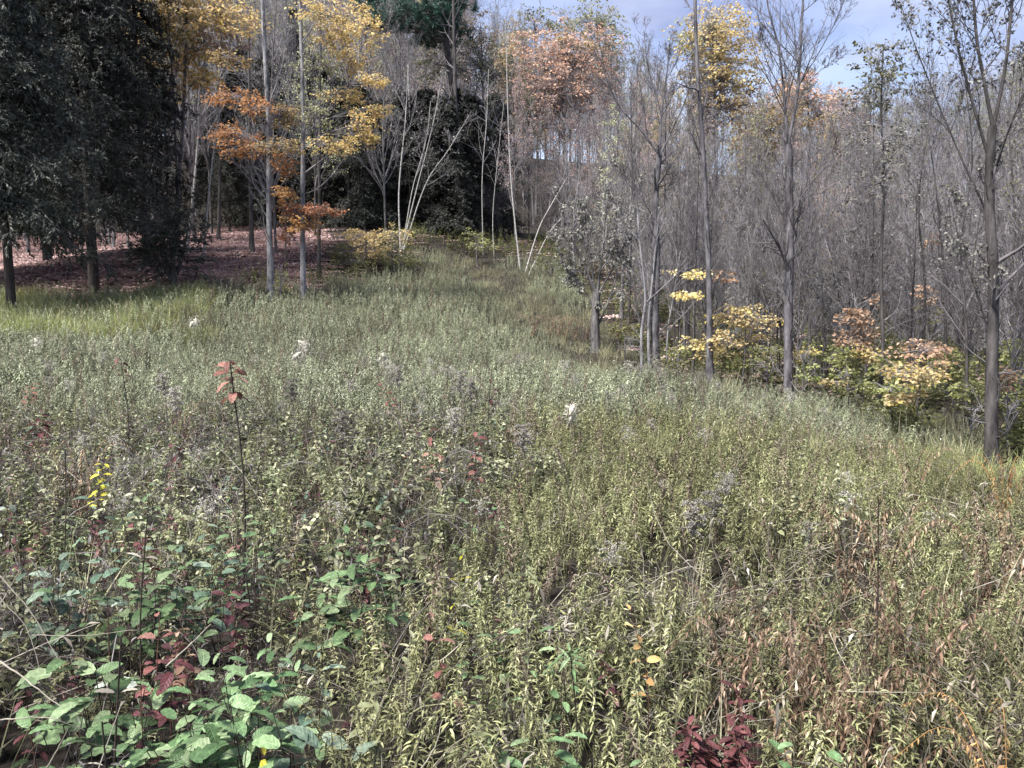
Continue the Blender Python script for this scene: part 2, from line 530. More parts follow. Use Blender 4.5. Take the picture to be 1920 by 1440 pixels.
# soil and leaf litter of the ground sheet
g = bpy.data.materials.new('forest_and_meadow_soil')
g.use_nodes = True
n, l = g.node_tree.nodes, g.node_tree.links
pb = n['Principled BSDF']
pb.inputs['Roughness'].default_value = 1
pb.inputs['Specular IOR Level'].default_value = .1
tc = n.new('ShaderNodeTexCoord')
nz = n.new('ShaderNodeTexNoise')
nz.inputs['Scale'].default_value = 7
nz.inputs['Detail'].default_value = 8
nz.inputs['Roughness'].default_value = .75
rp = n.new('ShaderNodeValToRGB')
for i, (p, c) in enumerate([(.3, (.012, .011, .010)), (.5, (.024, .021, .018)), (.62, (.045, .037, .031)), (.75, (.085, .066, .055))]):
    if i >= 2:
        rp.color_ramp.elements.new(p)
    rp.color_ramp.elements[i].position = p
    rp.color_ramp.elements[i].color = (*c, 1)
bp = n.new('ShaderNodeBump')
bp.inputs['Strength'].default_value = .8
bp.inputs['Distance'].default_value = .05
l.new(tc.outputs['Object'], nz.inputs['Vector'])
l.new(nz.outputs['Fac'], rp.inputs['Fac'])
l.new(rp.outputs['Color'], pb.inputs['Base Color'])
l.new(nz.outputs['Fac'], bp.inputs['Height'])
l.new(bp.outputs[0], pb.inputs['Normal'])
M['soil'] = g


def tag(o, label=None, cat=None, group=None, kind=None):
    for k_, v_ in (('label', label), ('category', cat), ('group', group), ('kind', kind)):
        if v_:
            o[k_] = v_
    return o


def empty(name, loc, label, cat, group=None, rz=0.0):
    o = bpy.data.objects.new(name, None)
    o.empty_display_size = .2
    C.objects.link(o)
    o.location = loc
    o.rotation_euler = (0, 0, rz)
    return tag(o, label, cat, group)


def copy_tree(o, parent=None):
    c = o.copy()
    C.objects.link(c)
    if parent is not None:
        c.parent = parent
    for ch in list(o.children):
        copy_tree(ch, c)
    return c


# ------------------------------------------------------------------ ground sheet
def warp(a, lim, p):
    return np.sign(a) * np.abs(a) ** p * lim


gx = warp(np.linspace(-1, 1, 181), 420, 2.2)
gy = np.r_[warp(np.linspace(-1, 0, 14), 60, 1.6)[:-1], warp(np.linspace(0, 1, 200), 600, 2.1)]
GX, GY = np.meshgrid(gx, gy)
GZ = ground(GX, GY)
nx_, ny_ = len(gx), len(gy)
ii = (np.arange(ny_ - 1)[:, None] * nx_ + np.arange(nx_ - 1)[None]).ravel()
mb = MB().add(np.stack([GX, GY, GZ], -1), Q=np.stack([ii, ii + 1, ii + nx_ + 1, ii + nx_], -1))
go = mb.build('ground', M['soil'], smooth=True)
tag(go, 'dark soil and leaf mould rising from the meadow into the wooded hill', kind='structure')


# ------------------------------------------------------------------ meadow outline
def right_edge(Y):
    return np.interp(Y, [0, 8.5, 12, 14, 17, 21, 28, 36, 38], [9, 6.1, 6.6, 5.8, 4.2, 3.2, 3.0, 2.0, .8])


def back_edge(X):
    return np.interp(X, [-30, -14, -9, -7.4, -6.2, -5, -3.4, -2.2, .6, 2.5, 4], [22, 23.2, 24.6, 26.6, 31, 35, 37, 37.5, 37, 34, 31])


def in_meadow(X, Y):
    return (X < right_edge(Y) + .3 * np.sin(Y * 1.9)) & (Y < back_edge(X) + .5 * np.sin(X * 1.3))


def value_noise(X, Y, s, seed):
    r2 = np.random.default_rng(seed)
    G = r2.random((64, 64))
    x, y = X / s + 500, Y / s + 500
    i, j = np.floor(x).astype(int), np.floor(y).astype(int)
    u, w = x - i, y - j
    u, w = u * u * (3 - 2 * u), w * w * (3 - 2 * w)
    a = lambda p, q: G[(i + p) % 64, (j + q) % 64]
    return (a(0, 0) * (1 - u) + a(1, 0) * u) * (1 - w) + (a(0, 1) * (1 - u) + a(1, 1) * u) * w


def BR(X, Y):
    """Positive inside the bramble patch of the near left corner."""
    return np.interp(Y, [1, 1.75, 3.5, 4, 6, 9.0, 9.8], [-.25, -.40, -.60, -.1, .2, .2, -20]) - X + (value_noise(X, Y, .7, 3) - .5) * 1.3 + (value_noise(X, Y, .25, 9) - .5) * .5


def scatter(y0, y1, dens, margin=1.5, side=1.2):
    """Random ground points in the band of depth y0..y1 that the camera, or one a step aside, could see."""
    half = lambda y: y * .70 * side + margin
    area = (half(y0) + half(y1)) * (y1 - y0)
    N = int(area * dens * 1.0 * (max(half(y0), half(y1)) * 2 * (y1 - y0)) / area)
    Y = rng.uniform(y0, y1, N)
    X = rng.uniform(-1, 1, N) * max(half(y0), half(y1))
    k = np.abs(X) < half(Y)
    return X[k], Y[k]


# ------------------------------------------------------------------ instanced ground cover (what nobody could count)
OCC = []                                                   # where single plants stand: the cover leaves them room


def stuff(name, label, X, Y, scl, idx, protos, sink=.0, tilt=.12):
    X, Y, scl, idx = (np.asarray(q) for q in (X, Y, scl, idx))
    if OCC and Y.min() < 6:
        keep = np.ones(len(X), bool)
        near = Y < 9
        for ox, oy, r in OCC:
            u = np.array((ox, oy)) / math.hypot(ox, oy)
            al = (X - ox) * u[0] + (Y - oy) * u[1]
            ac = -(X - ox) * u[1] + (Y - oy) * u[0]
            keep &= ~(near & (np.abs(ac) < r) & (al > -2.2 * r) & (al < .8 * r))
        scl = np.where(keep, scl, scl * .5)
    coll = bpy.data.collections.new(name + '_kinds')
    for i, o in enumerate(protos):
        if o.name not in coll.objects:
            coll.objects.link(o)
    N = len(X)
    me = bpy.data.meshes.new(name)
    me.vertices.add(N)
    me.vertices.foreach_set('co', np.stack([X, Y, ground(X, Y) - sink], -1).astype(np.float32).ravel())
    rot = np.stack([rng.normal(0, tilt, N), rng.normal(0, tilt, N), rng.uniform(0, 2 * math.pi, N)], -1)
    a = me.attributes.new('rot', 'FLOAT_VECTOR', 'POINT')
    a.data.foreach_set('vector', rot.astype(np.float32).ravel())
    a = me.attributes.new('scl', 'FLOAT', 'POINT')
    a.data.foreach_set('value', np.asarray(scl, np.float32))
    a = me.attributes.new('idx', 'INT', 'POINT')
    a.data.foreach_set('value', np.asarray(idx, np.int32))
    o = bpy.data.objects.new(name, me)
    C.objects.link(o)
    ng = bpy.data.node_groups.new(name + '_scatter', 'GeometryNodeTree')
    ng.interface.new_socket('Geometry', in_out='INPUT', socket_type='NodeSocketGeometry')
    ng.interface.new_socket('Geometry', in_out='OUTPUT', socket_type='NodeSocketGeometry')
    gi, goo = ng.nodes.new('NodeGroupInput'), ng.nodes.new('NodeGroupOutput')
    ci = ng.nodes.new('GeometryNodeCollectionInfo')
    ci.inputs['Collection'].default_value = coll
    ci.inputs['Separate Children'].default_value = True
    ci.inputs['Reset Children'].default_value = True
    ip = ng.nodes.new('GeometryNodeInstanceOnPoints')
    ip.inputs['Pick Instance'].default_value = True
    for nm, ty, sock in (('rot', 'FLOAT_VECTOR', 'Rotation'), ('scl', 'FLOAT', 'Scale'), ('idx', 'INT', 'Instance Index')):
        na = ng.nodes.new('GeometryNodeInputNamedAttribute')
        na.data_type = ty
        na.inputs['Name'].default_value = nm
        ng.links.new(na.outputs['Attribute'], ip.inputs[sock])
    ng.links.new(gi.outputs[0], ip.inputs['Points'])
    ng.links.new(ci.outputs[0], ip.inputs['Instance'])
    ng.links.new(ip.outputs[0], goo.inputs[0])
    md = o.modifiers.new('scatter', 'NODES')
    md.node_group = ng
    return tag(o, label, None, None, 'stuff')


def weed_parts(H, nl, L, W, seg, droop, prof='lance', lean=.12, low=.12, top_small=.5, fold=.25, elev=(.2, 1.0), pair=False, stemr=.003):
    """A leafy stem: (stem builder, leaves builder)."""
    az = rng.uniform(0, 2 * math.pi)
    tip = np.array([math.cos(az) * lean * H, math.sin(az) * lean * H, H])
    path = resample([(0, 0, -.05), tip * np.array([.25, .25, .55]), tip], 6)
    st = MB()
    tubes(st, path, np.linspace(stemr, stemr * .4, 6)[None], 4, .3)
    t = low + (1 - low) * (np.arange(nl) + rng.random(nl) * .5) / nl
    t = np.minimum(t, 1)
    if pair:
        t = np.repeat(t[::2], 2)[:nl]
    base = np.stack([np.interp(t, np.linspace(0, 1, 6), path[:, i]) for i in range(3)], -1)
    if pair:
        a = np.arange(nl) // 2 * (math.pi / 2) + np.arange(nl) % 2 * math.pi + rng.normal(0, .25, nl)
    else:
        a = np.arange(nl) * 2.4 + rng.normal(0, .4, nl)
    el = elev[0] + (elev[1] - elev[0]) * t + rng.normal(0, .22, nl)
    D = np.stack([np.cos(a) * np.cos(el), np.sin(a) * np.cos(el), np.sin(el)], -1)
    sz = np.where(t > .6, 1 - (1 - top_small) * (t - .6) / .4, .75 + .25 * t / .6) * rng.uniform(.75, 1.15, nl)
    return st, (base, D, L * sz, W * sz, seg, droop, prof, fold)


def weed_mesh(name, mat, spec, head=None):
    mb = MB()
    st, (b, D, L, W, seg, droop, prof, fold) = weed_parts(**spec)
    mb.V += st.V
    mb.Q += st.Q
    mb.A += st.A
    mb.n = st.n
    ribbons(mb, b, D, L, W, droop * rng.uniform(.5, 1.4, len(b)), seg, prof, fold, v=np.clip(rng.normal(.58, .26, len(b)), 0, 1))
    return mb


PROTO = bpy.data.collections.new('plant_kinds')          # never linked to the scene: only sources of copies


def proto(name, mb, mat):
    o = bpy.data.objects.new(name, mb.mesh(name, mat))
    PROTO.objects.link(o)
    return o


def specs_goldenrod(near):
    return dict(H=rng.uniform(.5, .85), nl=int(rng.integers(64, 84)) if near else 54, L=rng.uniform(.048, .068) if near else rng.uniform(.06, .085),
                W=rng.uniform(.0095, .0138) if near else rng.uniform(.017, .024), seg=4 if near else 2, droop=rng.uniform(1.2, 2.6), lean=rng.uniform(.05, .25), elev=(.0, .8), low=.34, top_small=.65)


near_gold = [proto('weed_a%02d' % i, weed_mesh('weed', None, specs_goldenrod(True)), M['goldenrod']) for i in range(9)]
far_gold = [proto('weed_b%02d' % i, weed_mesh('weed', None, specs_goldenrod(False)), M['meadow']) for i in range(7)]
broad_small = [proto('weed_c%02d' % i, weed_mesh('weed', None, dict(H=rng.uniform(.38, .66), nl=int(rng.integers(12, 19)), L=rng.uniform(.07, .115), W=rng.uniform(.038, .06), seg=4,
               droop=rng.uniform(.4, 1.1), prof='oval', lean=.35, elev=(-.1, .45), low=.5)), M['bramble']) for i in range(8)]
mixed_small = [proto('weed_cm%02d' % i, weed_mesh('weed', None, dict(H=rng.uniform(.3, .55), nl=int(rng.integers(12, 18)), L=rng.uniform(.045, .075), W=rng.uniform(.025, .04), seg=4,
               droop=rng.uniform(.4, 1.3), prof='oval', lean=.4, elev=(-.1, .45), low=.4)), M[m_]) for i, m_ in enumerate(('small_green', 'small_green', 'small_green', 'small_maroon', 'small_maroon'))]
olive_small = [proto('weed_d%02d' % i, weed_mesh('weed', None, dict(H=rng.uniform(.4, .7), nl=22, L=rng.uniform(.04, .065), W=rng.uniform(.018, .028), seg=3,
               droop=rng.uniform(.5, 1.4), prof='oval', lean=.3, elev=(.0, .5), low=.4)), M['goldenrod']) for i in range(5)]
dead_weed = [proto('weed_dw%02d' % i, weed_mesh('weed', None, specs_goldenrod(True)), M['dead_weed']) for i in range(3)]
under_small = [proto('weed_e%02d' % i, weed_mesh('weed', None, dict(H=rng.uniform(.3, .7), nl=26, L=rng.uniform(.06, .09), W=rng.uniform(.03, .05), seg=2,
               droop=rng.uniform(.4, 1.), prof='oval', lean=.3, elev=(.1, .7))), M['understory']) for i in range(5)]


def tuft(n, H, W, spread, seg=3, droop=.9):
    mb = MB()
    a = rng.uniform(0, 2 * math.pi, n)
    el = rng.uniform(.9, 1.5, n)
    D = np.stack([np.cos(a) * np.cos(el), np.sin(a) * np.cos(el), np.sin(el)], -1)
    P = np.stack([rng.normal(0, spread, n), rng.normal(0, spread, n), np.full(n, -.03)], -1)
    ribbons(mb, P, D, H * rng.uniform(.5, 1.15, n), W * rng.uniform(.7, 1.3, n), droop * rng.uniform(.4, 1.6, n), seg, 'blade', .2)
    return mb


grass_p = [proto('tuft_a%02d' % i, tuft(34, rng.uniform(.35, .55), .007, .07), M['grass']) for i in range(5)]
bright_p = [proto('tuft_b%02d' % i, tuft(36, rng.uniform(.35, .5), .009, .08), M['bright_grass']) for i in range(4)]


def dead_stalks(n, L, r, flatness):
    mb = MB()
    for _ in range(n):
        az = rng.uniform(0, 2 * math.pi)
        el = rng.uniform(.05, 1.3) * (1 - flatness)
        d = np.array([math.cos(az) * math.cos(el), math.sin(az) * math.cos(el), math.sin(el)])
        p0 = np.array([rng.normal(0, .08), rng.normal(0, .08), rng.uniform(.0, .12)])
        ln = L * rng.uniform(.5, 1.2)
        pts = np.array([p0, p0 + d * ln * .5 + rng.normal(0, .03, 3), p0 + d * ln + np.array([0, 0, -.12 * ln]) + rng.normal(0, .05, 3)])
        tubes(mb, resample(pts, 5), np.linspace(r, r * .4, 5)[None], 3, rng.random())
        if rng.random() < .5:
            P = resample(pts, 7)[3:]
            ribbons(mb, P, rng.normal(size=P.shape) + np.array([0, 0, .4]), .05, .01, 1.5, 2, 'lance', .2)
    return mb


def seedy(H):
    mb = MB()
    tip = np.array([rng.normal(0, .06), rng.normal(0, .06), H])
    tubes(mb, resample([(0, 0, -.05), tip * .5, tip], 5), np.linspace(.003, .0015, 5)[None], 3, .3)
    for i in range(9):
        a = i * 2.4
        s0 = tip - np.array([0, 0, i * .016])
        pts = resample([s0, s0 + np.array([math.cos(a), math.sin(a), .6]) * .05, s0 + np.array([math.cos(a) * .085, math.sin(a) * .085, .01])], 6)
        q = np.repeat(pts, 7, 0) + rng.normal(0, .006, (42, 3))
        kites(mb, q, .014, .009, v=np.clip(rng.normal(.4, .3, len(q)), 0, 1), droop=-.1)
    return mb


seed_p = [proto('seedy_%02d' % i, seedy(rng.uniform(.55, .8)), M['plume']) for i in range(4)]
stalk_p = [proto('stalks_%02d' % i, dead_stalks(9, .55, .0028, .45), M['dry']) for i in range(5)]


def litter_patch(n, s):
    mb = MB()
    P = np.stack([rng.uniform(-s, s, n), rng.uniform(-s, s, n), rng.uniform(0, .04, n)], -1)
    kites(mb, P, rng.uniform(.06, .11, n), rng.uniform(.04, .07, n), droop=.05, flat=.85)
    return mb


def canes(n):
    mb = MB()
    for _ in range(n):
        az, L = rng.uniform(0, 6.28), rng.uniform(.5, .95)
        d = np.array([math.cos(az), math.sin(az), 0])
        p0 = np.array([rng.normal(0, .05), rng.normal(0, .05), -.03])
        pts = resample([p0, p0 + d * L * .3 + (0, 0, L * .5), p0 + d * L * .65 + (0, 0, L * .52), p0 + d * L + (0, 0, L * .22)], 8)
        tubes(mb, pts, np.linspace(.0042, .0018, 8)[None], 4, rng.random())
        sd = grow(pts[None], np.linspace(.004, .002, 8)[None], 5, t0=.3, ang=.9, lr=.3, up=0, n=4, wob=.2, rmin=.0012)
        tubes(mb, sd[0], sd[1], 3, .5)
        q = sd[0][:, 2:].reshape(-1, 3)
        ribbons(mb, q, rng.normal(size=q.shape), .045, .018, 2.2, 3, 'oval', .4, v=rng.uniform(.2, 1, len(q)))
    return mb


cane_p = [proto('canes_%02d' % i, canes(6), M['cane']) for i in range(4)]
litter_p = [proto('fallen_%02d' % i, litter_patch(60, .35), M['litter']) for i in range(4)]

# ------------------------------------------------------------------ trees set out from the photograph
def snap(px, d, py):
    p = at(px, py, d)
    return np.array((p[0], p[1], gz(p[0], p[1])))


def tree(name, label, d, limbs, cat='tree', group=None, bark='bark_grey', twig='twig', levels=(), blobs=(), leaf_L=.09, on_twigs=None, stems_as='limb', twig_r=.004):
    """A tree whose trunk and limbs follow pixel paths at depth d. limbs: (points, r0, r1); levels: grow() settings of the finer branches;
    blobs: (px, py, rx, ry, leaves, material) bunches of leaves; on_twigs: (leaves per twig, material)."""
    px0, py0 = limbs[0][0][0][:2]
    base = snap(px0, d, py0)
    root = empty(name, base, label, cat, group)
    PP, RR = [], []
    for i, (pts, r0, r1) in enumerate(limbs):
        w = [at(p[0], p[1], d + (p[2] if len(p) > 2 else 0)) for p in pts]
        if i == 0 or stems_as == 'stem':
            w[0] = np.array((w[0][0], w[0][1], gz(w[0][0], w[0][1]) - .1))
        n = 14
        P = resample(w, n)
        ln = np.linalg.norm(P[-1] - P[0])
        wig = np.cumsum(rng.normal(0, .010 * ln / n * 4, (n, 3)), 0) * np.linspace(0, 1, n)[:, None] * .35
        P = P + wig * (1 if i else .6)
        thin = .62 if bark == 'bark_birch' else (.82 if i == 0 else .52)
        Rr = thin * (r0 + (r1 - r0) * np.linspace(0, 1, n) ** .8)
        if i == 0 or stems_as == 'stem':
            Rr[0] *= 1.45
            Rr[1] *= 1.1
        PP.append(P), RR.append(Rr)
        b = MB()
        tubes(b, P, Rr[None], 9 if r0 > .04 else 6)
        b.build('trunk' if i == 0 else stems_as, M[bark], root, True, base)
    PA, RA = np.stack(PP), np.stack(RR)
    cr, lv = MB(), {}
    cur = (PA, RA)
    last = None
    for s in levels:
        s = dict(s)
        sides = s.pop('sides', 4)
        if s.pop('skip_trunk', False) and len(cur[0]) > 1:
            cur = (cur[0][1:], cur[1][1:])
        if last is None and len(limbs[0][0]) > 2 and not name.startswith('sap') and stems_as != 'stem':
            s0_ = dict(s)
            s0_['t0'], s0_['lr'] = max(s.get('t0', .2), .45), s.get('lr', .4) * (.5 if len(limbs) > 1 else 1)
            s0_['k'] = max(4, int(s['k'] * (.45 if len(limbs) > 1 else 1)))
            ga = grow(cur[0][:1], cur[1][:1], rmin=twig_r, **s0_)
            gb = grow(cur[0][1:], cur[1][1:], rmin=twig_r, **s)
            nxt = (np.concatenate([ga[0], gb[0]]), np.concatenate([ga[1], gb[1]]))
        else:
            nxt = grow(*cur, rmin=twig_r, **s)
        tubes(cr, nxt[0], nxt[1], sides)
        cur = last = nxt
    if d < 27 and limbs[0][1] > .04:                      # short shoots along the bole
        sh = grow(PA[:1], RA[:1], 34, t0=.12, ang=.9, lr=.10, up=.1, n=5, wob=.2, rr=.18, rmin=twig_r, taper=.3)
        s2 = grow(sh[0], sh[1], 4, t0=.2, ang=.7, lr=.5, up=.05, n=3, wob=.2, rmin=twig_r * .8)
        tubes(cr, sh[0], sh[1], 3)
        tubes(cr, s2[0], s2[1], 3)
    if on_twigs is not None and last is not None:
        k, mat, LL = on_twigs
        P = last[0]
        sel = rng.random(len(P)) < min(k, 1)
        P = P[sel]
        for _ in range(max(1, int(k))):
            f = rng.uniform(.3, 1, len(P)) * (P.shape[1] - 1)
            i = np.minimum(f.astype(int), P.shape[1] - 2)
            w = (f - i)[:, None]
            q = P[np.arange(len(P)), i] * (1 - w) + P[np.arange(len(P)), i + 1] * w
            kites(lv.setdefault(mat, MB()), q, LL * rng.uniform(.6, 1.2, len(q)), LL * .6, droop=.5)
    allp = PA.reshape(-1, 3)
    for (bx, by, rx, ry, nl, mat) in blobs:
        nl, rx, ry = int(nl * (2.1 if name == 'maple_tree' else 1.15)), rx * 1.16, ry * 1.22
        dd = rng.uniform(-.6, .6)
        c = at(bx, by, d + dd)
        a, h = rx * d / F_PX, ry * d / F_PX
        hd = np.linalg.norm(allp[:, :2] - c[:2], axis=1)
        cost = hd + np.abs(allp[:, 2] - (c[2] - .35 * hd)) * 1.2
        j = int(np.argmin(cost))
        s0 = allp[j]
        mid = (s0 + c) / 2 + np.array([0, 0, .08 * np.linalg.norm(c - s0)])
        Pl = resample([s0, mid, c], 6)[None]
        r0 = max(twig_r * 1.5, min(.02 + .004 * np.linalg.norm(c - s0), RA.reshape(-1)[j] * .6))
        Rl = np.linspace(r0, r0 * .4, 6)[None]
        tubes(cr, Pl, Rl, 4)
        nt = max(7, int(nl / 13))
        u = norm(rng.normal(size=(nt, 3))) * rng.random((nt, 1)) ** (1 / 2.2)
        o_ = c + u * np.array([a, a, h]) * .8
        aw = norm((o_ - Pl[0][3]) * np.array([1, 1, .25]) + rng.normal(0, .35, (nt, 3)) * a * np.array([1, 1, .2]))
        ln = a * rng.uniform(.25, .65, (nt, 1))
        st_ = Pl[0][rng.integers(2, 6, nt)]
        tip = o_ + aw * ln - np.array([0, 0, .18]) * ln
        sub = np.stack([st_, st_ * .5 + o_ * .5 + rng.normal(0, .06, (nt, 3)) * a, o_, o_ + aw * ln * .55, tip], 1)
        tubes(cr, sub, np.array([[twig_r * 1.5, twig_r * 1.2, twig_r, twig_r * .8, twig_r * .5]]).repeat(nt, 0), 3)
        ti = rng.integers(0, nt, nl)
        f = rng.random((nl, 1)) ** .8
        q = np.where(f < .5, sub[ti, 2] + (sub[ti, 3] - sub[ti, 2]) * f * 2, sub[ti, 3] + (sub[ti, 4] - sub[ti, 3]) * (f - .5) * 2)
        sd_ = np.stack([-aw[ti, 1], aw[ti, 0], np.zeros(nl)], 1) * np.where(rng.random((nl, 1)) < .5, 1, -1)
        D_ = sd_ + aw[ti] * .6 + rng.normal(0, .35, (nl, 3)) - np.array([0, 0, .45])
        q = q + sd_ * leaf_L * rng.uniform(0, .9, (nl, 1)) + rng.normal(0, 1, (nl, 3)) * leaf_L * np.array([.5, .5, .35])
        kites(lv.setdefault(mat, MB()), q, leaf_L * .95 * rng.uniform(.5, 1.25, nl), leaf_L * .68 * rng.uniform(.7, 1.2, nl), D=D_, upn=1.0)
    if cr.n:
        cr.build('crown', M[twig], root, False, base)
    for mat, b in lv.items():
        o = b.build('leaves', M[mat], root, False, base)
        o['kind'] = 'stuff'
    return root


FINE = [dict(k=15, t0=.12, ang=.65, lr=.46, up=.14, n=6, wob=.16, rr=.5), dict(k=8, t0=.15, ang=.65, lr=.46, up=.10, n=5, wob=.18, sides=3), dict(k=5, t0=.15, ang=.65, lr=.5, up=.06, n=4, wob=.18, sides=3)]

tree('grey_tree', 'large dark trunked tree at the right end of the meadow, small withered leaves high up', 8.5, [
    ([(1862, 850), (1859, 700), (1863, 520), (1856, 400), (1858, 290), (1862, 235)], .095, .055),
    ([(1862, 240), (1845, 150), (1830, 60), (1822, -90)], .04, .02), ([(1862, 240), (1886, 120), (1900, 0), (1915, -110)], .042, .02),
    ([(1858, 310), (1820, 180), (1790, 60), (1770, -80)], .034, .014), ([(1860, 420, .2), (1805, 300, .3), (1762, 200, .4), (1722, 100, .5), (1690, 10, .5)], .026, .008),
    ([(1862, 330), (1900, 220, -.3), (1950, 120, -.4), (1985, 30, -.5)], .03, .01), ([(1858, 640), (1835, 560), (1800, 450), (1785, 380)], .022, .008)],
    bark='bark_dark', twig='twig_dark', levels=[dict(k=15, t0=.2, ang=.65, lr=.38, up=.1, n=6, wob=.15, rr=.45), dict(k=8, t0=.15, ang=.65, lr=.45, n=4, wob=.16, sides=3), dict(k=4, t0=.2, ang=.7, lr=.5, n=3, wob=.18, sides=3)],
    on_twigs=(1, 'grey_leaf', .05), twig_r=.0022)

tree('grey_tree', 'tall bare tree with a long forked top against the sky, right of centre', 13.5, [
    ([(1480, 745), (1478, 600), (1481, 450), (1478, 350), (1477, 270)], .105, .075),
    ([(1477, 275), (1492, 195), (1500, 120), (1503, 60), (1508, -60)], .06, .025), ([(1477, 275), (1468, 160), (1457, 80), (1440, 20), (1428, -60)], .05, .02),
    ([(1498, 160), (1540, 90), (1575, 20), (1590, -30)], .025, .008), ([(1494, 190), (1530, 140), (1575, 105)], .02, .006), ([(1470, 180), (1440, 120), (1420, 60)], .018, .006),
    ([(1480, 400, -.2), (1540, 320, -.4), (1600, 262, -.6), (1640, 228, -.6)], .022, .007), ([(1480, 430), (1440, 350), (1415, 300)], .02, .006)],
    bark='bark_mid', twig='twig_dark', levels=FINE, twig_r=.003)

tree('grey_tree', 'slender straight bare tree rising out of the top, behind cream yellow saplings', 15.2, [
    ([(1332, 694), (1330, 560), (1325, 420), (1316, 250), (1307, 120), (1303, 0), (1300, -120)], .085, .035),
    ([(1326, 440), (1345, 330), (1360, 240)], .02, .007), ([(1318, 290), (1295, 200), (1280, 130)], .02, .006), ([(1328, 520), (1380, 440), (1420, 410)], .02, .006)],
    bark='bark_mid', twig='twig_dark', levels=[dict(k=12, t0=.3, ang=.7, lr=.17, up=.1, n=5), dict(k=6, t0=.15, ang=.7, lr=.5, n=4, sides=3), dict(k=4, t0=.2, ang=.7, lr=.5, n=3, sides=3)], twig_r=.0032)

tree('grey_tree', 'wide forked bare tree with pale sprouts at its foot, at the track side', 17, [
    ([(1232, 693), (1228, 600), (1232, 480), (1229, 380), (1237, 290)], .125, .08),
    ([(1237, 292), (1200, 242), (1165, 205), (1142, 160), (1118, 90)], .05, .015), ([(1237, 292), (1262, 240), (1288, 180), (1303, 115)], .045, .015),
    ([(1237, 292), (1238, 210), (1216, 130), (1208, 55)], .05, .015), ([(1238, 230), (1250, 140), (1257, 70)], .04, .014),
    ([(1231, 420), (1190, 350), (1160, 320)], .025, .008), ([(1231, 380), (1270, 330), (1300, 310)], .025, .008)],
    bark='bark_mid', twig='twig_dark', levels=FINE, twig_r=.0032)
for k_, (pts, r0) in enumerate([([(1206, 672), (1203, 620), (1211, 560), (1200, 450), (1196, 380)], .05), ([(1220, 675), (1216, 610), (1224, 520), (1236, 400)], .055), ([(1250, 690), (1252, 620), (1262, 560), (1275, 470)], .03)]):
    tree('sapling', ['pale sprout stem left of the wide forked tree', 'pale sprout stem pressed against the wide forked tree', 'thin sprout stem right of the wide forked tree'][k_], 16.9, [(pts, r0, r0 * .35)],
         group='sprouts around the forked tree', bark='bark_pale', levels=[dict(k=10, t0=.4, ang=.6, lr=.3, n=5), dict(k=5, t0=.2, lr=.5, n=4, sides=3)], twig_r=.004)

tree('apple_tree', 'low many limbed old tree with pale small leaves, at the middle of the meadow edge', 21, [
    ([(1117, 648), (1116, 600), (1119, 548)], .17, .13),
    ([(1119, 552), (1092, 490), (1066, 430), (1048, 365)], .075, .02), ([(1119, 560), (1128, 480), (1136, 400), (1142, 325)], .085, .02), ([(1120, 555), (1158, 485), (1188, 405), (1195, 350)], .07, .02),
    ([(1116, 580), (1084, 525), (1056, 490)], .05, .015), ([(1122, 610), (1148, 545), (1166, 470), (1180, 440)], .055, .018), ([(1118, 560), (1105, 470), (1095, 390)], .06, .016)],
    bark='bark_grey', levels=[dict(k=12, t0=.2, ang=.75, lr=.36, up=.06, n=5, wob=.2), dict(k=7, t0=.2, ang=.8, lr=.5, n=4, wob=.2, sides=3), dict(k=4, t0=.2, ang=.8, lr=.5, n=3, wob=.2, sides=3)],
    on_twigs=(3, 'grey_leaf', .075), twig_r=.0045)

tree('larch_tree', 'thin dark trunk with a yellow green leafy top against the sky', 12, [
    ([(1648, 756), (1655, 650), (1651, 500), (1656, 350), (1651, 200), (1655, 85)], .048, .012),
    ([(1652, 690), (1612, 655), (1600, 640)], .012, .005)],
    bark='bark_dark', twig='twig', levels=[dict(k=30, t0=.3, ang=.95, lr=.13, up=.02, n=5), dict(k=7, t0=.15, ang=.7, lr=.5, n=4, sides=3)], on_twigs=(.6, 'olive_leaf', .05), twig_r=.003,
    blobs=[(1640, 110, 45, 35, 260, 'olive_leaf'), (1660, 160, 50, 40, 320, 'olive_leaf'), (1630, 190, 40, 30, 200, 'grey_leaf'), (1655, 260, 60, 45, 300, 'grey_leaf'), (1650, 340, 65, 50, 260, 'grey_leaf')], leaf_L=.06)

# slim bare stems at the right
SLIM = [(1720, 740, 13, [(1735, 560), (1722, 380), (1745, 200), (1738, 90)], 'slim dark sapling left of three near the big right tree'),
        (1778, 720, 14, [(1770, 520), (1752, 330), (1733, 200), (1740, 110)], 'slim bending dark stem behind peach leaves at right'),
        (1815, 770, 11, [(1812, 620), (1800, 470), (1822, 300), (1808, 150)], 'slim dark stem just left of the big right tree'),
        (1905, 740, 11, [(1896, 560), (1902, 400), (1890, 250), (1900, 120)], 'slim dark stem just right of the big right tree'),
        (1520, 735, 16, [(1518, 600), (1524, 470), (1514, 330), (1522, 230)], 'pale slim stem just right of the tall forked top tree'),
        (1590, 700, 18, [(1570, 560), (1560, 430), (1545, 330), (1556, 220)], 'slim grey stem leaning left behind the peach sapling'),
        (1410, 700, 17, [(1412, 610), (1440, 520), (1436, 420), (1450, 330)], 'crooked pale stem between two tall bare trees'),
        (1165, 590, 26, [(1168, 480), (1164, 380), (1180, 260), (1176, 180)], 'slim grey stem right behind the old apple tree'),
        (1080, 520, 30, [(1075, 420), (1088, 300), (1070, 180), (1066, 130)], 'slim grey stem left behind the old apple tree'),
        (1290, 640, 22, [(1292, 520), (1286, 400), (1300, 280), (1296, 200)], 'slim grey stem behind the wide forked tree')]
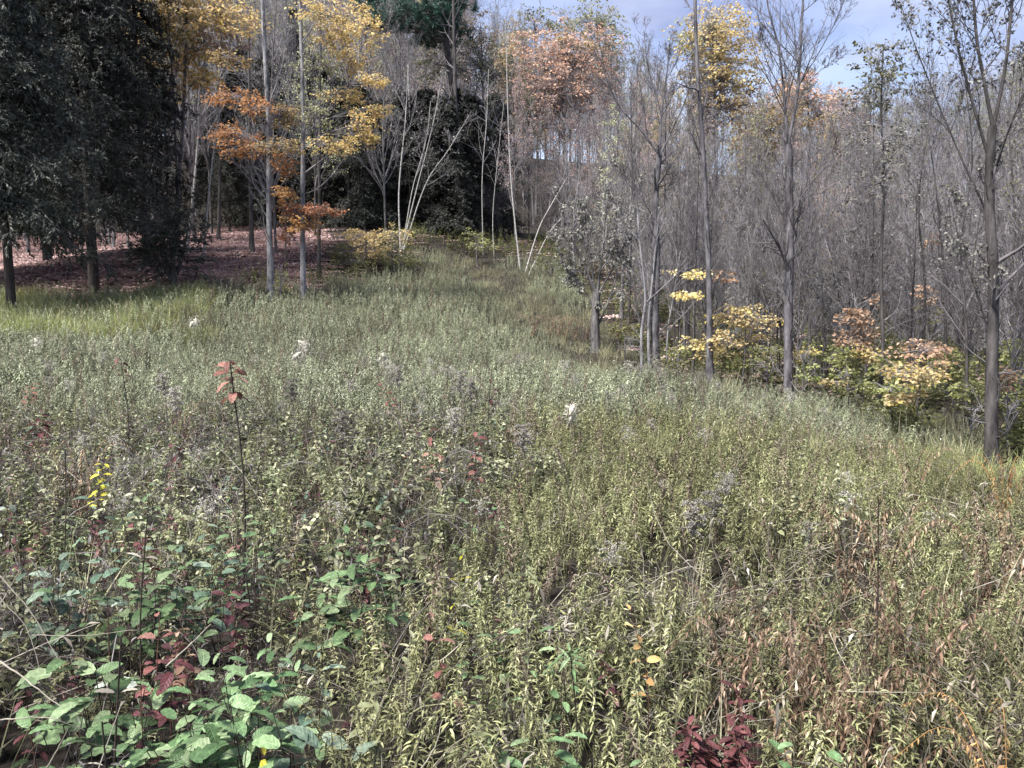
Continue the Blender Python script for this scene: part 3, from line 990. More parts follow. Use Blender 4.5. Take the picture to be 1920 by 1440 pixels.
for px, py, d, path, lab in SLIM:
    tree('sapling', lab, d, [([(px, py)] + path, .0027 * d + .004, .006)], group='slim stems at the wood edge', bark='bark_dark' if d < 15 else 'bark_grey', twig='twig_dark' if d < 15 else 'twig',
         levels=[dict(k=16, t0=.25, ang=.55, lr=.2, up=.12, n=5), dict(k=6, t0=.15, ang=.6, lr=.5, n=4, sides=3), dict(k=3, t0=.2, lr=.5, n=3, sides=3)], twig_r=.0032)

# left group of maples
tree('maple_tree', 'left of two pale maple trunks, orange leaf layers at its left side', 25, [
    ([(508, 552), (505, 400), (505, 250), (498, 100), (490, -80)], .13, .07), ([(504, 260), (470, 180), (430, 120), (400, 60)], .03, .01), ([(503, 200), (530, 120), (545, 40)], .03, .01)],
    bark='bark_pale', levels=[dict(k=9, t0=.35, ang=.7, lr=.2, n=5), dict(k=5, t0=.2, lr=.5, n=4, sides=3), dict(k=4, t0=.2, lr=.5, n=3, sides=3)], twig_r=.005, leaf_L=.105,
    blobs=[(440, 182, 42, 14, 260, 'maple_orange'), (480, 200, 30, 14, 150, 'maple_orange'), (438, 252, 40, 14, 260, 'maple_orange'), (460, 275, 50, 15, 300, 'maple_orange'), (530, 215, 32, 26, 260, 'maple_yellow'), (525, 275, 34, 14, 220, 'maple_yellow'), (530, 305, 22, 20, 160, 'maple_orange'), (430, 108, 36, 10, 160, 'maple_yellow')])
tree('maple_tree', 'right of two pale maple trunks, red orange leaves low down, yellow leaves above', 25.5, [
    ([(568, 552), (567, 400), (568, 250), (565, 100), (560, -80)], .11, .06), ([(568, 260), (610, 170), (650, 110), (690, 60)], .035, .01), ([(567, 180), (590, 90), (600, 10)], .03, .01)],
    bark='bark_pale', levels=[dict(k=9, t0=.35, ang=.7, lr=.2, n=5), dict(k=5, t0=.2, lr=.5, n=4, sides=3), dict(k=4, t0=.2, lr=.5, n=3, sides=3)], twig_r=.005, leaf_L=.105,
    blobs=[(600, 392, 30, 14, 220, 'maple_red'), (555, 395, 34, 16, 260, 'maple_red'), (540, 360, 20, 22, 160, 'maple_orange'), (560, 420, 36, 14, 200, 'maple_orange'), (545, 440, 20, 16, 90, 'maple_red'),
           (640, 30, 50, 40, 420, 'maple_yellow'), (620, 75, 40, 24, 260, 'maple_yellow'), (660, 112, 36, 14, 220, 'maple_yellow'), (690, 150, 30, 10, 160, 'maple_yellow'), (640, 178, 34, 14, 220, 'maple_yellow'), (670, 235, 34, 30, 260, 'maple_yellow'), (625, 270, 40, 16, 260, 'maple_yellow'), (690, 262, 20, 18, 120, 'maple_yellow'), (600, 20, 40, 30, 200, 'maple_yellow'), (685, 60, 30, 30, 200, 'maple_yellow'), (600, 120, 34, 24, 160, 'hill_green'), (590, 215, 30, 24, 120, 'hill_green'), (700, 205, 26, 12, 120, 'maple_yellow')])
tree('maple_tree', 'pale yellow maple crown beside the dark hemlocks, above the leaning birches', 30, [
    ([(330, 500), (335, 350), (345, 200), (350, 80), (352, -80)], .12, .05), ([(345, 200), (320, 130), (290, 60)], .04, .01), ([(350, 120), (400, 50), (430, -20)], .04, .01)],
    bark='bark_grey', levels=[dict(k=10, t0=.4, ang=.7, lr=.22, n=5), dict(k=6, t0=.2, lr=.5, n=4, sides=3)], twig_r=.005, leaf_L=.15,
    blobs=[(350, 30, 60, 40, 600, 'maple_yellow'), (300, 20, 50, 36, 360, 'maple_yellow'), (400, 20, 60, 40, 420, 'maple_yellow'), (360, 90, 50, 30, 420, 'maple_yellow'), (270, 55, 36, 20, 200, 'maple_yellow'), (350, 130, 26, 24, 180, 'maple_yellow'), (410, 80, 40, 30, 200, 'hill_pink'), (325, 65, 30, 24, 200, 'lime'), (270, 110, 30, 14, 120, 'maple_yellow'), (380, 150, 30, 20, 160, 'maple_yellow'), (440, 40, 44, 30, 240, 'maple_yellow'), (330, 175, 20, 14, 80, 'maple_yellow')])
# dark and small trunks behind the maples
for px, py, d, r, top, lean, lab in [(472, 475, 33, .13, 60, -6, 'straight dark trunk left of the two pale maples'), (597, 508, 30, .10, 40, 4, 'dark trunk right of the two pale maples'), (535, 520, 28, .045, 330, 2, 'thin dark stem between the two pale maples'),
                                      (410, 470, 38, .10, 0, 6, 'dark trunk right of the leaning birches'), (655, 440, 40, .11, 30, -4, 'dark trunk behind the yellow shrub'), (862, 485, 41, .2, -60, -14, 'thick dark trunk under the blue green pine'),
                                      (212, 455, 36, .09, 100, 4, 'pale thin trunk seen through the gap in the dark hemlocks'), (170, 460, 38, .08, 100, -3, 'second pale trunk in the hemlock gap')]:
    tree('woodland_tree', lab, d, [([(px, py), (px + lean * .4, (py * 2 + top) / 3), (px + lean, top)], r, r * .4)], bark='bark_pale' if 'pale' in lab.split('behind')[0] and 'two' not in lab else 'bark_dark', twig='twig_dark',
         levels=[dict(k=12, t0=.3, ang=.9, lr=.16, n=5), dict(k=5, t0=.2, lr=.5, n=4, sides=3), dict(k=4, t0=.2, lr=.5, n=3, sides=3)], twig_r=.006)

# birches
tree('birch_tree', 'left white birch of the leaning pair by the hemlocks', 31, [([(350, 490), (366, 330), (376, 200), (387, 80), (396, -80)], .085, .04)], bark='bark_birch', levels=[dict(k=12, t0=.45, ang=.6, lr=.18, n=5), dict(k=6, lr=.5, n=4, sides=3)], twig_r=.005)
tree('birch_tree', 'right white birch of the leaning pair, tilting towards the maples', 30, [([(380, 490), (395, 325), (412, 205), (430, 90), (448, -80)], .065, .03), ([(402, 270), (425, 215), (445, 190)], .02, .008)], bark='bark_birch', levels=[dict(k=12, t0=.45, ang=.6, lr=.18, n=5), dict(k=6, lr=.5, n=4, sides=3)], twig_r=.005)
tree('birch_tree', 'clump of four white birch stems fanning out from one foot before dark conifers', 36, [
    ([(751, 452), (748, 360), (760, 230), (766, 120)], .075, .03), ([(753, 454), (788, 325), (811, 233), (826, 150)], .06, .022), ([(756, 455), (798, 345), (840, 282), (878, 218)], .06, .022), ([(754, 454), (774, 352), (798, 265), (806, 190)], .05, .02)],
    bark='bark_birch', levels=[dict(k=9, t0=.45, ang=.6, lr=.22, n=5), dict(k=6, lr=.5, n=4, sides=3), dict(k=3, lr=.5, n=3, sides=3)], twig_r=.006, on_twigs=(.4, 'grey_leaf', .10), stems_as='stem')
for lab, d, pts, r in [('thin white birch with a bent foot at the head of the track', 35, [(976, 494), (966, 420), (957, 320), (951, 170), (948, 30)], .065),
                       ('white stem leaning right at the head of the track', 34.5, [(984, 490), (1010, 430), (1035, 382), (1062, 335)], .07),
                       ('thinner white stem leaning right under the thicker leaning one', 34, [(990, 492), (1030, 436), (1058, 405), (1090, 372)], .05),
                       ('upright thin birch left of the track head', 38, [(906, 470), (904, 340), (912, 230), (916, 130)], .05),
                       ('very thin birch with yellow green shrub at its foot', 37, [(927, 475), (924, 400), (935, 280), (945, 190)], .04)]:
    tree('birch_tree', lab, d, [(pts, r, r * .4)], bark='bark_birch', levels=[dict(k=9, t0=.4, ang=.6, lr=.2, n=5), dict(k=5, lr=.5, n=4, sides=3)], twig_r=.006)


# hill trees with autumn crowns
def hill_tree(label, px, py, d, top, blobs, L=.28, bark='bark_grey', r=.16):
    tree('autumn_tree', label, d, [([(px, py), (px + 3, (py + top) / 2), (px - 2, top)], r, r * .25)], bark=bark, levels=[dict(k=14, t0=.35, ang=.7, lr=.24, up=.12, n=5), dict(k=7, t0=.2, lr=.5, n=4, sides=3), dict(k=4, t0=.2, lr=.5, n=3, sides=3)], twig_r=.011, blobs=[(a_, b_, c_ * 1.5, d_ * 1.5, int(e_ * 2.2), f_) for a_, b_, c_, d_, e_, f_ in blobs], leaf_L=L * .8)


hill_tree('orange red maple crown on the hill, brightest of the distant trees', 1055, 430, 60, 70, [(1055, 105, 50, 40, 800, 'hill_orange'), (1020, 130, 44, 40, 550, 'hill_orange'), (1095, 120, 44, 44, 550, 'hill_orange'), (1045, 165, 55, 30, 500, 'hill_orange'), (1000, 160, 34, 30, 260, 'hill_pink'), (1040, 200, 40, 36, 360, 'hill_pink'), (1100, 180, 40, 30, 300, 'hill_pink'), (1050, 250, 44, 36, 260, 'hill_pink'), (1075, 85, 30, 22, 220, 'hill_yellow')])
hill_tree('yellow green crowned tree standing behind the orange maple', 1120, 430, 66, 25, [(1125, 50, 28, 26, 420, 'hill_green'), (1085, 40, 34, 22, 320, 'hill_green'), (1140, 90, 24, 34, 320, 'hill_green')])
hill_tree('pale green crowned tree left behind the orange maple', 1005, 430, 66, 35, [(1005, 55, 34, 24, 340, 'hill_green'), (985, 95, 30, 30, 280, 'hill_yellow'), (960, 130, 26, 34, 240, 'hill_green')])
hill_tree('tall golden yellow tree behind the slender bare tree', 1338, 520, 50, 35, [(1335, 60, 40, 30, 600, 'hill_yellow'), (1310, 75, 30, 24, 240, 'hill_green'), (1345, 105, 42, 34, 560, 'hill_yellow'), (1360, 150, 34, 40, 480, 'hill_yellow'), (1330, 165, 34, 30, 260, 'hill_yellow'), (1375, 195, 30, 30, 260, 'hill_pink'), (1345, 215, 30, 30, 220, 'hill_pink')])
hill_tree('lower golden tree left of the tall forked top', 1432, 540, 44, 185, [(1432, 215, 40, 34, 520, 'hill_yellow'), (1440, 262, 40, 34, 520, 'hill_yellow'), (1420, 290, 30, 26, 260, 'hill_yellow'), (1470, 225, 24, 24, 200, 'hill_yellow')], .22)
hill_tree('pale orange tree behind the tall forked top', 1515, 520, 56, 150, [(1510, 185, 44, 30, 420, 'hill_orange'), (1540, 220, 34, 34, 320, 'hill_yellow'), (1490, 170, 24, 24, 200, 'hill_yellow'), (1575, 240, 34, 30, 220, 'hill_pink')])
hill_tree('small red leaved tree in the grey thicket right of centre', 1600, 560, 40, 190, [(1600, 210, 24, 18, 200, 'hill_pink'), (1560, 372, 30, 16, 160, 'hill_pink'), (1500, 275, 20, 14, 120, 'hill_pink'), (1590, 275, 20, 16, 120, 'hill_pink')], .16, r=.08)
hill_tree('olive crowned tree before the hill, right of the pine', 905, 440, 46, 60, [(900, 120, 40, 30, 360, 'hill_green'), (880, 90, 30, 26, 200, 'hill_green'), (935, 140, 34, 30, 260, 'hill_green'), (820, 120, 34, 22, 260, 'hill_green'), (900, 60, 24, 24, 160, 'hill_yellow')], .2)

# yellow leaved saplings and shrubs below the trees
SAP = [('cream yellow layered sapling at the foot of the wide forked tree', 1300, 700, 16, [(1302, 500)], [(1300, 512, 34, 10, 130, 'beech'), (1300, 556, 34, 10, 150, 'beech'), (1310, 645, 28, 16, 160, 'beech'), (1325, 665, 26, 14, 130, 'beech')], .085),
       ('large cream yellow sapling right of the slender bare tree', 1392, 706, 15.5, [(1398, 620), (1385, 520)], [(1372, 590, 50, 24, 360, 'beech'), (1410, 600, 40, 18, 260, 'beech'), (1355, 520, 18, 14, 80, 'peach'), (1360, 640, 30, 24, 200, 'beech'), (1405, 645, 44, 24, 300, 'beech')], .085),
       ('peach leaved sapling beside the thin dark larch trunk', 1622, 745, 12.4, [(1612, 660), (1605, 555)], [(1605, 590, 24, 24, 220, 'peach'), (1610, 630, 32, 22, 260, 'peach'), (1630, 660, 30, 18, 200, 'beech'), (1590, 670, 26, 14, 140, 'lime'), (1640, 560, 14, 14, 50, 'peach')], .075),
       ('orange and yellow sapling right of the thin dark larch trunk', 1722, 792, 10.6, [(1720, 720), (1728, 650)], [(1735, 655, 44, 20, 260, 'peach'), (1700, 700, 40, 20, 260, 'beech'), (1742, 690, 36, 16, 170, 'beech'), (1698, 745, 26, 20, 170, 'beech'), (1720, 775, 40, 14, 220, 'lime'), (1665, 695, 30, 30, 200, 'lime')], .07),
       ('yellow green shrub between the orange sapling and the big right tree', 1790, 775, 11.5, [(1785, 680)], [(1790, 680, 34, 24, 300, 'lime'), (1760, 720, 34, 20, 240, 'lime'), (1800, 735, 30, 20, 200, 'lime')], .065),
       ('yellow green shrub at the right border behind the big dark trunk', 1908, 760, 10.5, [(1905, 660)], [(1905, 660, 26, 22, 240, 'lime'), (1900, 720, 30, 24, 240, 'lime'), (1885, 700, 14, 14, 60, 'peach')], .065),
       ('rusty leaved sapling above the peach leaves at right', 1742, 700, 15, [(1742, 560), (1740, 430)], [(1742, 455, 13, 26, 90, 'peach'), (1738, 550, 22, 24, 150, 'peach'), (1745, 590, 20, 18, 90, 'olive_leaf')], .07),
       ('lime leaved low sapling between the tall forked top tree and the peach sapling', 1545, 735, 14.5, [(1545, 640)], [(1540, 650, 28, 20, 240, 'lime'), (1570, 660, 18, 18, 130, 'lime'), (1515, 680, 20, 16, 120, 'understory')], .07),
       ('lime shrub between the slender bare tree and the tall forked top tree', 1440, 715, 14.5, [(1440, 650)], [(1440, 655, 30, 16, 240, 'lime'), (1425, 680, 26, 14, 180, 'understory')], .065),
       ('small yellow sapling touching the foot of the tall forked top tree', 1505, 740, 13.2, [(1508, 650)], [(1508, 665, 20, 20, 170, 'beech'), (1512, 700, 24, 14, 160, 'lime')], .065),
       ('yellow and lime shrub below the peach sapling', 1592, 770, 12, [(1592, 700)], [(1585, 695, 30, 16, 220, 'lime'), (1600, 730, 34, 16, 260, 'understory'), (1570, 715, 18, 10, 90, 'beech')], .065),
       ('lime shrub at the foot of the thin dark larch trunk', 1672, 790, 11, [(1672, 720)], [(1665, 730, 34, 18, 260, 'lime'), (1685, 755, 30, 14, 220, 'lime'), (1650, 765, 24, 12, 150, 'understory')], .06),
       ('green and yellow shrub left of the big dark trunk', 1822, 812, 9.6, [(1822, 730)], [(1818, 735, 26, 22, 240, 'lime'), (1830, 770, 28, 16, 220, 'understory')], .055),
       ('peach speckled shrub right of the big dark trunk', 1888, 815, 9.4, [(1890, 730)], [(1890, 715, 18, 18, 120, 'peach'), (1900, 760, 28, 18, 240, 'lime')], .055),
       ('low lime shrub at the foot of the wide forked tree', 1272, 702, 16.5, [(1272, 655)], [(1275, 660, 20, 14, 170, 'lime'), (1262, 680, 24, 10, 130, 'understory')], .07),
       ('low understory shrub just right of the old apple tree', 1172, 655, 20, [(1172, 610)], [(1172, 615, 24, 12, 200, 'olive_leaf'), (1185, 635, 24, 10, 160, 'understory')], .08),
       ('yellow leaved shrub before the dark conifers, left of the birch clump', 686, 500, 33, [(686, 430)], [(672, 440, 30, 16, 420, 'maple_yellow'), (700, 465, 34, 20, 520, 'hill_yellow'), (670, 490, 44, 18, 520, 'olive_leaf'), (640, 470, 20, 16, 200, 'olive_leaf')], .11),
       ('olive yellow shrub at the foot of the birch clump', 735, 505, 33, [(735, 430)], [(740, 440, 28, 14, 320, 'beech'), (730, 475, 40, 22, 560, 'olive_leaf'), (755, 495, 30, 14, 300, 'lime'), (772, 430, 14, 22, 160, 'olive_leaf')], .11),
       ('small bright yellow green shrub left of the track head', 895, 482, 36, [(892, 435)], [(888, 440, 18, 12, 180, 'lime'), (905, 462, 22, 14, 200, 'lime')], .10),
       ('dark green low shrub right of the track head', 1035, 520, 33, [(1035, 480)], [(1030, 492, 26, 16, 260, 'understory'), (1060, 500, 22, 14, 200, 'understory')], .10),
       ('yellow green sprout at the foot of the left pale maple', 526, 556, 24.6, [(526, 500)], [(526, 512, 12, 22, 130, 'lime'), (524, 540, 16, 12, 100, 'lime')], .08)]
for lab, px, py, d, path, blobs, L in SAP:
    tree('sapling' if 'sapling' in lab else 'shrub', lab, d, [([(px, py)] + path, .002 * d, .004)], cat='sapling' if 'sapling' in lab else 'shrub', bark='bark_grey', levels=[dict(k=8, t0=.25, ang=.8, lr=.4, n=4), dict(k=4, lr=.5, n=3, sides=3)], blobs=blobs, leaf_L=L, twig_r=.0035)


# ------------------------------------------------------------------ conifers
def needles(cr, Q, k, L, jit=.5):
    """k short flat needle sprays on every twig of Q."""
    m = Q.shape[1]
    f = rng.uniform(.05, .99, (len(Q), k)) * (m - 1)
    i = np.minimum(f.astype(int), m - 2)
    w = (f - i)[..., None]
    b = np.arange(len(Q))[:, None]
    q = (Q[b, i] * (1 - w) + Q[b, i + 1] * w).reshape(-1, 3)
    d = (norm(Q[b, i + 1] - Q[b, i]) + rng.normal(0, jit, (*f.shape, 3)) * np.array([1, 1, .5]) + np.array([0, 0, -.3])).reshape(-1, 3)
    kites(cr, q, L * rng.uniform(.6, 1.35, len(q)), L * .34, D=d, v=np.clip(rng.normal(.45, .25, len(q)), 0, 1), upn=.35)


def hemlock_meshes(H, R0, nb, low, spray=.10, seed_shape=.75):
    tr, cr = MB(), MB()
    P = resample([(0, 0, -.1), (.05, 0, H * .5), (0, .04, H)], 12)
    tubes(tr, P, np.linspace(H * .009 + .02, .02, 12)[None], 8)
    t = low + (1 - low) * rng.random(nb) ** .95
    a = rng.uniform(0, 2 * math.pi, nb)
    L = R0 * (1 - t * .96) ** seed_shape * rng.uniform(.6, 1.2, nb)
    z = t * H
    n = 6
    s = np.linspace(0, 1, n)[None]
    x = L[:, None] * s
    dz = L[:, None] * (.10 * s - .42 * s ** 2) + rng.normal(0, .03, (nb, 1))
    P = np.stack([x * np.cos(a)[:, None], x * np.sin(a)[:, None], z[:, None] + dz], -1)
    R = np.linspace(.02, .004, n)[None].repeat(nb, 0)
    tubes(tr, P, R, 3)
    P2, R2 = grow(P, R, 13, t0=.12, t1=1, ang=.85, lr=.36, up=-.09, n=4, wob=.12, flat=.75, rmin=.003)
    tubes(cr, P2, R2, 3, .0)
    P3, R3 = grow(P2, R2, 3, t0=.2, t1=1, ang=.8, lr=.6, up=-.14, n=3, wob=.12, flat=.6, rmin=.003)
    needles(cr, P2, 15, spray)
    needles(cr, P3, 8, spray)
    needles(cr, P, 30, spray * 1.2, .8)
    return tr, cr


HEM = []
for (H, R0, nb, low, sp) in ((15, 3.2, 320, .14, .11), (17, 3.0, 320, .135, .11), (12, 3.0, 200, .03, .15)):
    tr_, cr_ = hemlock_meshes(H, R0, nb, low, sp, .42 if H == 12 else .75)
    HEM.append((tr_.mesh('trunk', M['bark_hemlock']), cr_.mesh('crown', M['hemlock'])))


def hemlock(label, px, py, d, k, s, sw=None, rz=None, group=None, name='hemlock'):
    p = snap(px, d, py)
    o = empty(name, p, label, 'conifer', group, rng.uniform(0, 6.28) if rz is None else rz)
    o.scale = (sw or s, sw or s, s)
    for nm, me in zip(('trunk', 'crown'), HEM[k]):
        c = bpy.data.objects.new(nm, me)
        C.objects.link(c)
        c.parent = o
    return o


hemlock('nearest dark hemlock at the left border, drooping grey green sprays', 20, 545, 20.5, 0, 1.0, .85)
hemlock('tall black green hemlock right of the nearest one', 175, 520, 24.5, 1, 1.05, .95)
hemlock('dark hemlock furthest right of the left border conifers, beside yellow maple leaves', 275, 505, 28, 1, .95, .75)
hemlock('dark hemlock behind the two at the left border', 90, 500, 29, 0, 1.1)
hemlock('hemlock outside the left border', -130, 520, 24, 0, 1.1, 1.0)
for px, d, k, s, sw, lab in [(640, 46, 2, .85, .9, 'dark conifer behind the yellow maple leaves'), (715, 44, 1, .72, .95, 'dark conifer directly left behind the birch clump'), (800, 43, 2, .85, 1.05, 'dark conifer directly right behind the birch clump'),
                              (860, 47, 0, .7, .85, 'dark conifer right of the thick pine trunk'), (560, 48, 1, .75, .9, 'dark conifer behind the two pale maples'), (460, 45, 2, .85, .9, 'dark conifer behind the leaning birches'),
                              (390, 46, 1, .6, .8, 'dark conifer left of the leaning birches'), (930, 50, 2, .55, .9, 'low dark conifer behind the track head birches'), (1390, 34, 2, .36, .9, 'low dark conifer in the thicket right of centre'), (1480, 33, 2, .33, .9, 'low dark conifer behind the tall forked top tree'),
                              (690, 52, 0, .8, .9, 'dark conifer furthest back behind the yellow shrub'), (760, 53, 1, .75, .9, 'dark conifer furthest back behind the birch clump'), (675, 40, 2, .62, 1.0, 'low dark conifer just behind the yellow shrub'), (835, 41, 2, .66, 1.0, 'low dark conifer between the birch clump and the track head'), (755, 42, 2, .8, 1.0, 'dark conifer centred behind the birch clump'), (885, 43, 2, .6, 1.0, 'dark conifer left of the track head birches'), (600, 42, 2, .75, .9, 'dark conifer between the pale maples and the yellow shrub'), (520, 43, 2, .8, .9, 'dark conifer behind the left pale maple'), (430, 41, 1, .5, .9, 'dark conifer right behind the leaning birches'), (1440, 27, 2, .30, 1.0, 'small dark conifer low behind the cream yellow saplings'), (1560, 30, 2, .30, 1.0, 'small dark conifer low behind the peach sapling')]:
    if 600 < px < 945:
        p_ = snap(px, d, 430)
        s = (float(at(px, rng.uniform(135, 215), d)[2]) - p_[2]) / (15, 17, 12)[k]
        hemlock(lab, px, 430, d, 2 if k == 1 else k, s * (1 if k != 1 else 17 / 12), max(s, .62) * sw)
        continue
    hemlock(lab, px, 430, d, k, s, s * sw)

# the small spreading hemlock at the meadow edge
b0 = snap(322, 24, 525)
root = empty('hemlock', b0, 'small spreading dark hemlock with a twisted trunk at the left meadow edge', 'conifer')
tr_, cr_ = MB(), MB()
stems = np.stack([resample([(0, 0, -.1), (.05, 0, .35), (dx * .5, dy * .5, .9), (dx, dy, h)], 8) for dx, dy, h in ((-.3, .1, 2.2), (.15, -.1, 2.5), (.5, .2, 2.0), (-.6, -.2, 1.7))])
tubes(tr_, stems, np.linspace(.10, .02, 8)[None].repeat(4, 0), 7)
P1, R1 = grow(stems, np.full(stems.shape[:2], .04), 22, t0=.3, t1=1, ang=1.25, lr=.62, up=-.02, n=5, wob=.1, flat=.7, taper=.5)
tubes(tr_, P1, R1 * .6, 3)
P2, R2 = grow(P1, R1, 10, t0=.1, ang=.8, lr=.42, up=-.08, n=4, flat=.8)
tubes(cr_, P2, R2 * .5, 3, 0)
for Q, k in ((P1, 14), (P2, 9)):
    m = Q.shape[1]
    f = rng.uniform(.05, .98, (len(Q), k)) * (m - 1)
    i = np.minimum(f.astype(int), m - 2)
    w = (f - i)[..., None]
    bb = np.arange(len(Q))[:, None]
    q = (Q[bb, i] * (1 - w) + Q[bb, i + 1] * w).reshape(-1, 3)
    dd_ = (norm(Q[bb, i + 1] - Q[bb, i]) + rng.normal(0, .6, (*f.shape, 3)) * np.array([1, 1, .4])).reshape(-1, 3)
    kites(cr_, q, .11 * rng.uniform(.6, 1.3, len(q)), .032, D=dd_, v=np.clip(rng.normal(.5, .25, len(q)), 0, 1), upn=.35)
tr_.build('trunk', M['bark_dark'], root, True)
cr_.build('crown', M['hemlock'], root)

# white pine: tufts of long needles
dP = 43
b0 = snap(862, dP, 485)
root = empty('pine_tree', b0, 'blue green pine crown hanging into the top of the picture', 'conifer')
tk = MB()
trunk = resample([b0 + (0, 0, -.1), at(858, 250, dP), at(835, 60, dP), at(815, -160, dP)], 14)
tubes(tk, trunk, np.linspace(.24, .10, 14)[None], 8)
tk.build('trunk', M['bark_dark'], root, True, b0)
br, nd = MB(), MB()
for bx, by, rx, ry, nt in [(700, 5, 45, 26, 60), (735, 35, 50, 26, 80), (785, 20, 55, 40, 120), (835, 55, 50, 34, 100), (850, 10, 45, 40, 90), (795, 75, 30, 14, 30), (700, -50, 60, 40, 80), (800, -60, 90, 50, 160), (860, -80, 50, 60, 80), (780, -130, 90, 40, 90)]:
    dd_ = rng.uniform(-1.5, 1.5)
    c = at(bx, by, dP + dd_)
    s0 = trunk[int(np.argmin(np.abs(trunk[:, 2] - c[2] + .8)))]
    Pl = resample([s0, (s0 + c) / 2 + (0, 0, -.1), c], 6)
    tubes(br, Pl, np.linspace(.07, .02, 6)[None], 5)
    u = norm(rng.normal(size=(nt, 3))) * rng.random((nt, 1)) ** .45
    q = c + u * np.array([rx * dP / F_PX, rx * dP / F_PX, ry * dP / F_PX])
    tubes(br, np.stack([Pl[rng.integers(2, 6, nt)], q], 1), np.array([[.012, .006]]).repeat(nt, 0), 3)
    k = 46
    qq = np.repeat(q, k, 0) + rng.normal(0, .06, (nt * k, 3))
    dn = norm(rng.normal(size=(nt * k, 3)) + np.array([0, 0, .35]))
    kites(nd, qq, .26 * rng.uniform(.7, 1.3, len(qq)), .03, D=dn)
br.build('branch', M['twig_dark'], root, False, b0)
nd.build('crown', M['pine'], root, False, b0)

# ------------------------------------------------------------------ the wood behind: every tree its own copy of one of a few kinds
def wood_kind(H, r, crown_low, k1, leaf=None, LL=.12, keep=.3, ang=.55, lr=.26):
    P = resample([(0, 0, -.1), (rng.normal(0, .1), rng.normal(0, .1), H * .5), (rng.normal(0, .25), rng.normal(0, .25), H)], 14)[None]
    R = np.linspace(r, r * .2, 14)[None]
    tk, cr = MB(), MB()
    tubes(tk, P, R, 7)
    P1, R1 = grow(P, R, k1, t0=crown_low, ang=ang, lr=lr, up=.12, n=6, wob=.1, rmin=.01)
    tubes(cr, P1, R1, 4)
    P2, R2 = grow(P1, R1, 7, t0=.2, ang=.6, lr=.45, up=.1, n=4, rmin=.008)
    tubes(cr, P2, R2, 3)
    P3, R3 = grow(P2, R2, 5, t0=.2, ang=.6, lr=.5, up=.08, n=3, rmin=.006)
    tubes(cr, P3, R3, 3)
    lv = None
    if leaf:
        sel = P3[rng.random(len(P3)) < keep]
        lv = MB()
        q = np.concatenate([sel[:, 1], sel[:, 2]]) + rng.normal(0, .08, (2 * len(sel), 3))
        kites(lv, q, LL * rng.uniform(.6, 1.2, len(q)), LL * .7, droop=.4)
    return tk, cr, lv, leaf


KINDS = []
for i, (H, r, cl, k1, leaf, keep, bk, tw) in enumerate([
        (15, .09, .25, 34, 'grey_leaf', .25, 'bark_grey', 'twig'), (16, .10, .3, 34, 'grey_leaf', .12, 'bark_pale', 'twig'), (14, .08, .15, 36, 'grey_leaf', .5, 'bark_grey', 'twig'),
        (13, .08, .2, 32, 'hill_pink', .40, 'bark_grey', 'twig'), (14, .09, .2, 32, 'hill_yellow', .5, 'bark_grey', 'twig'), (15, .09, .2, 34, 'hill_green', .6, 'bark_dark', 'twig'),
        (12, .07, .2, 30, 'grey_leaf', .15, 'bark_dark', 'twig_dark'), (16, .075, .4, 28, None, 0, 'bark_birch', 'twig'),
        (10, .05, .2, 26, 'grey_leaf', .1, 'bark_dark', 'twig_dark'), (9, .045, .15, 26, 'olive_leaf', .16, 'bark_grey', 'twig')]):
    tk, cr, lv, leaf = wood_kind(H, r, cl, k1, leaf, .085 if leaf in ('grey_leaf', 'olive_leaf') else .13, keep * (1 if leaf in ('grey_leaf', 'olive_leaf') else 1.5))
    KINDS.append((tk.mesh('trunk', M[bk], True), cr.mesh('crown', M[tw]), lv.mesh('leaves', M[leaf]) if lv else None, H))
KIND_WORDS = ['bare grey', 'bare pale barked', 'withered grey leaved', 'thin pink leaved', 'thin yellow leaved', 'sparse green leaved', 'bare dark barked', 'white barked', 'slim dark stemmed', 'slim grey stemmed']


def zone(px, d):
    if d > 62:
        side = 'left' if px < 800 else ('middle' if px < 1250 else 'right')
        return 'far up the hill, %s third of the skyline' % side
    if d < 20:
        return zone(px, 25).replace('behind the', 'around the')
    if px < 330:
        return 'behind the dark hemlocks at the left'
    if px < 640:
        return 'behind the two pale maples'
    if px < 930:
        return 'behind the white birch clump'
    if px < 1180:
        return 'below the orange hill maple, behind the old apple tree'
    if px < 1420:
        return 'behind the wide forked tree'
    if px < 1680:
        return 'behind the tall forked top tree'
    return 'behind the big dark tree at the right border'


def top_row(px):
    return float(np.interp(px, [0, 820, 900, 950, 1150, 1180, 1255, 1285, 1480, 1590, 1640, 1700, 1800, 1920], [-160, -120, 60, 165, 185, 130, 150, 215, 225, 220, 170, 170, 180, 110]))


def top_row_far(px):
    return float(np.interp(px, [0, 820, 900, 1000, 1150, 1250, 1400, 1600, 1750, 1920], [-160, -120, 30, 75, 105, 150, 165, 185, 190, 130]))


def wood_height(px, X, Y):
    return max(4.0, float(at(px, (top_row if Y < 60 else top_row_far)(px), Y)[2]) - gz(X, Y))


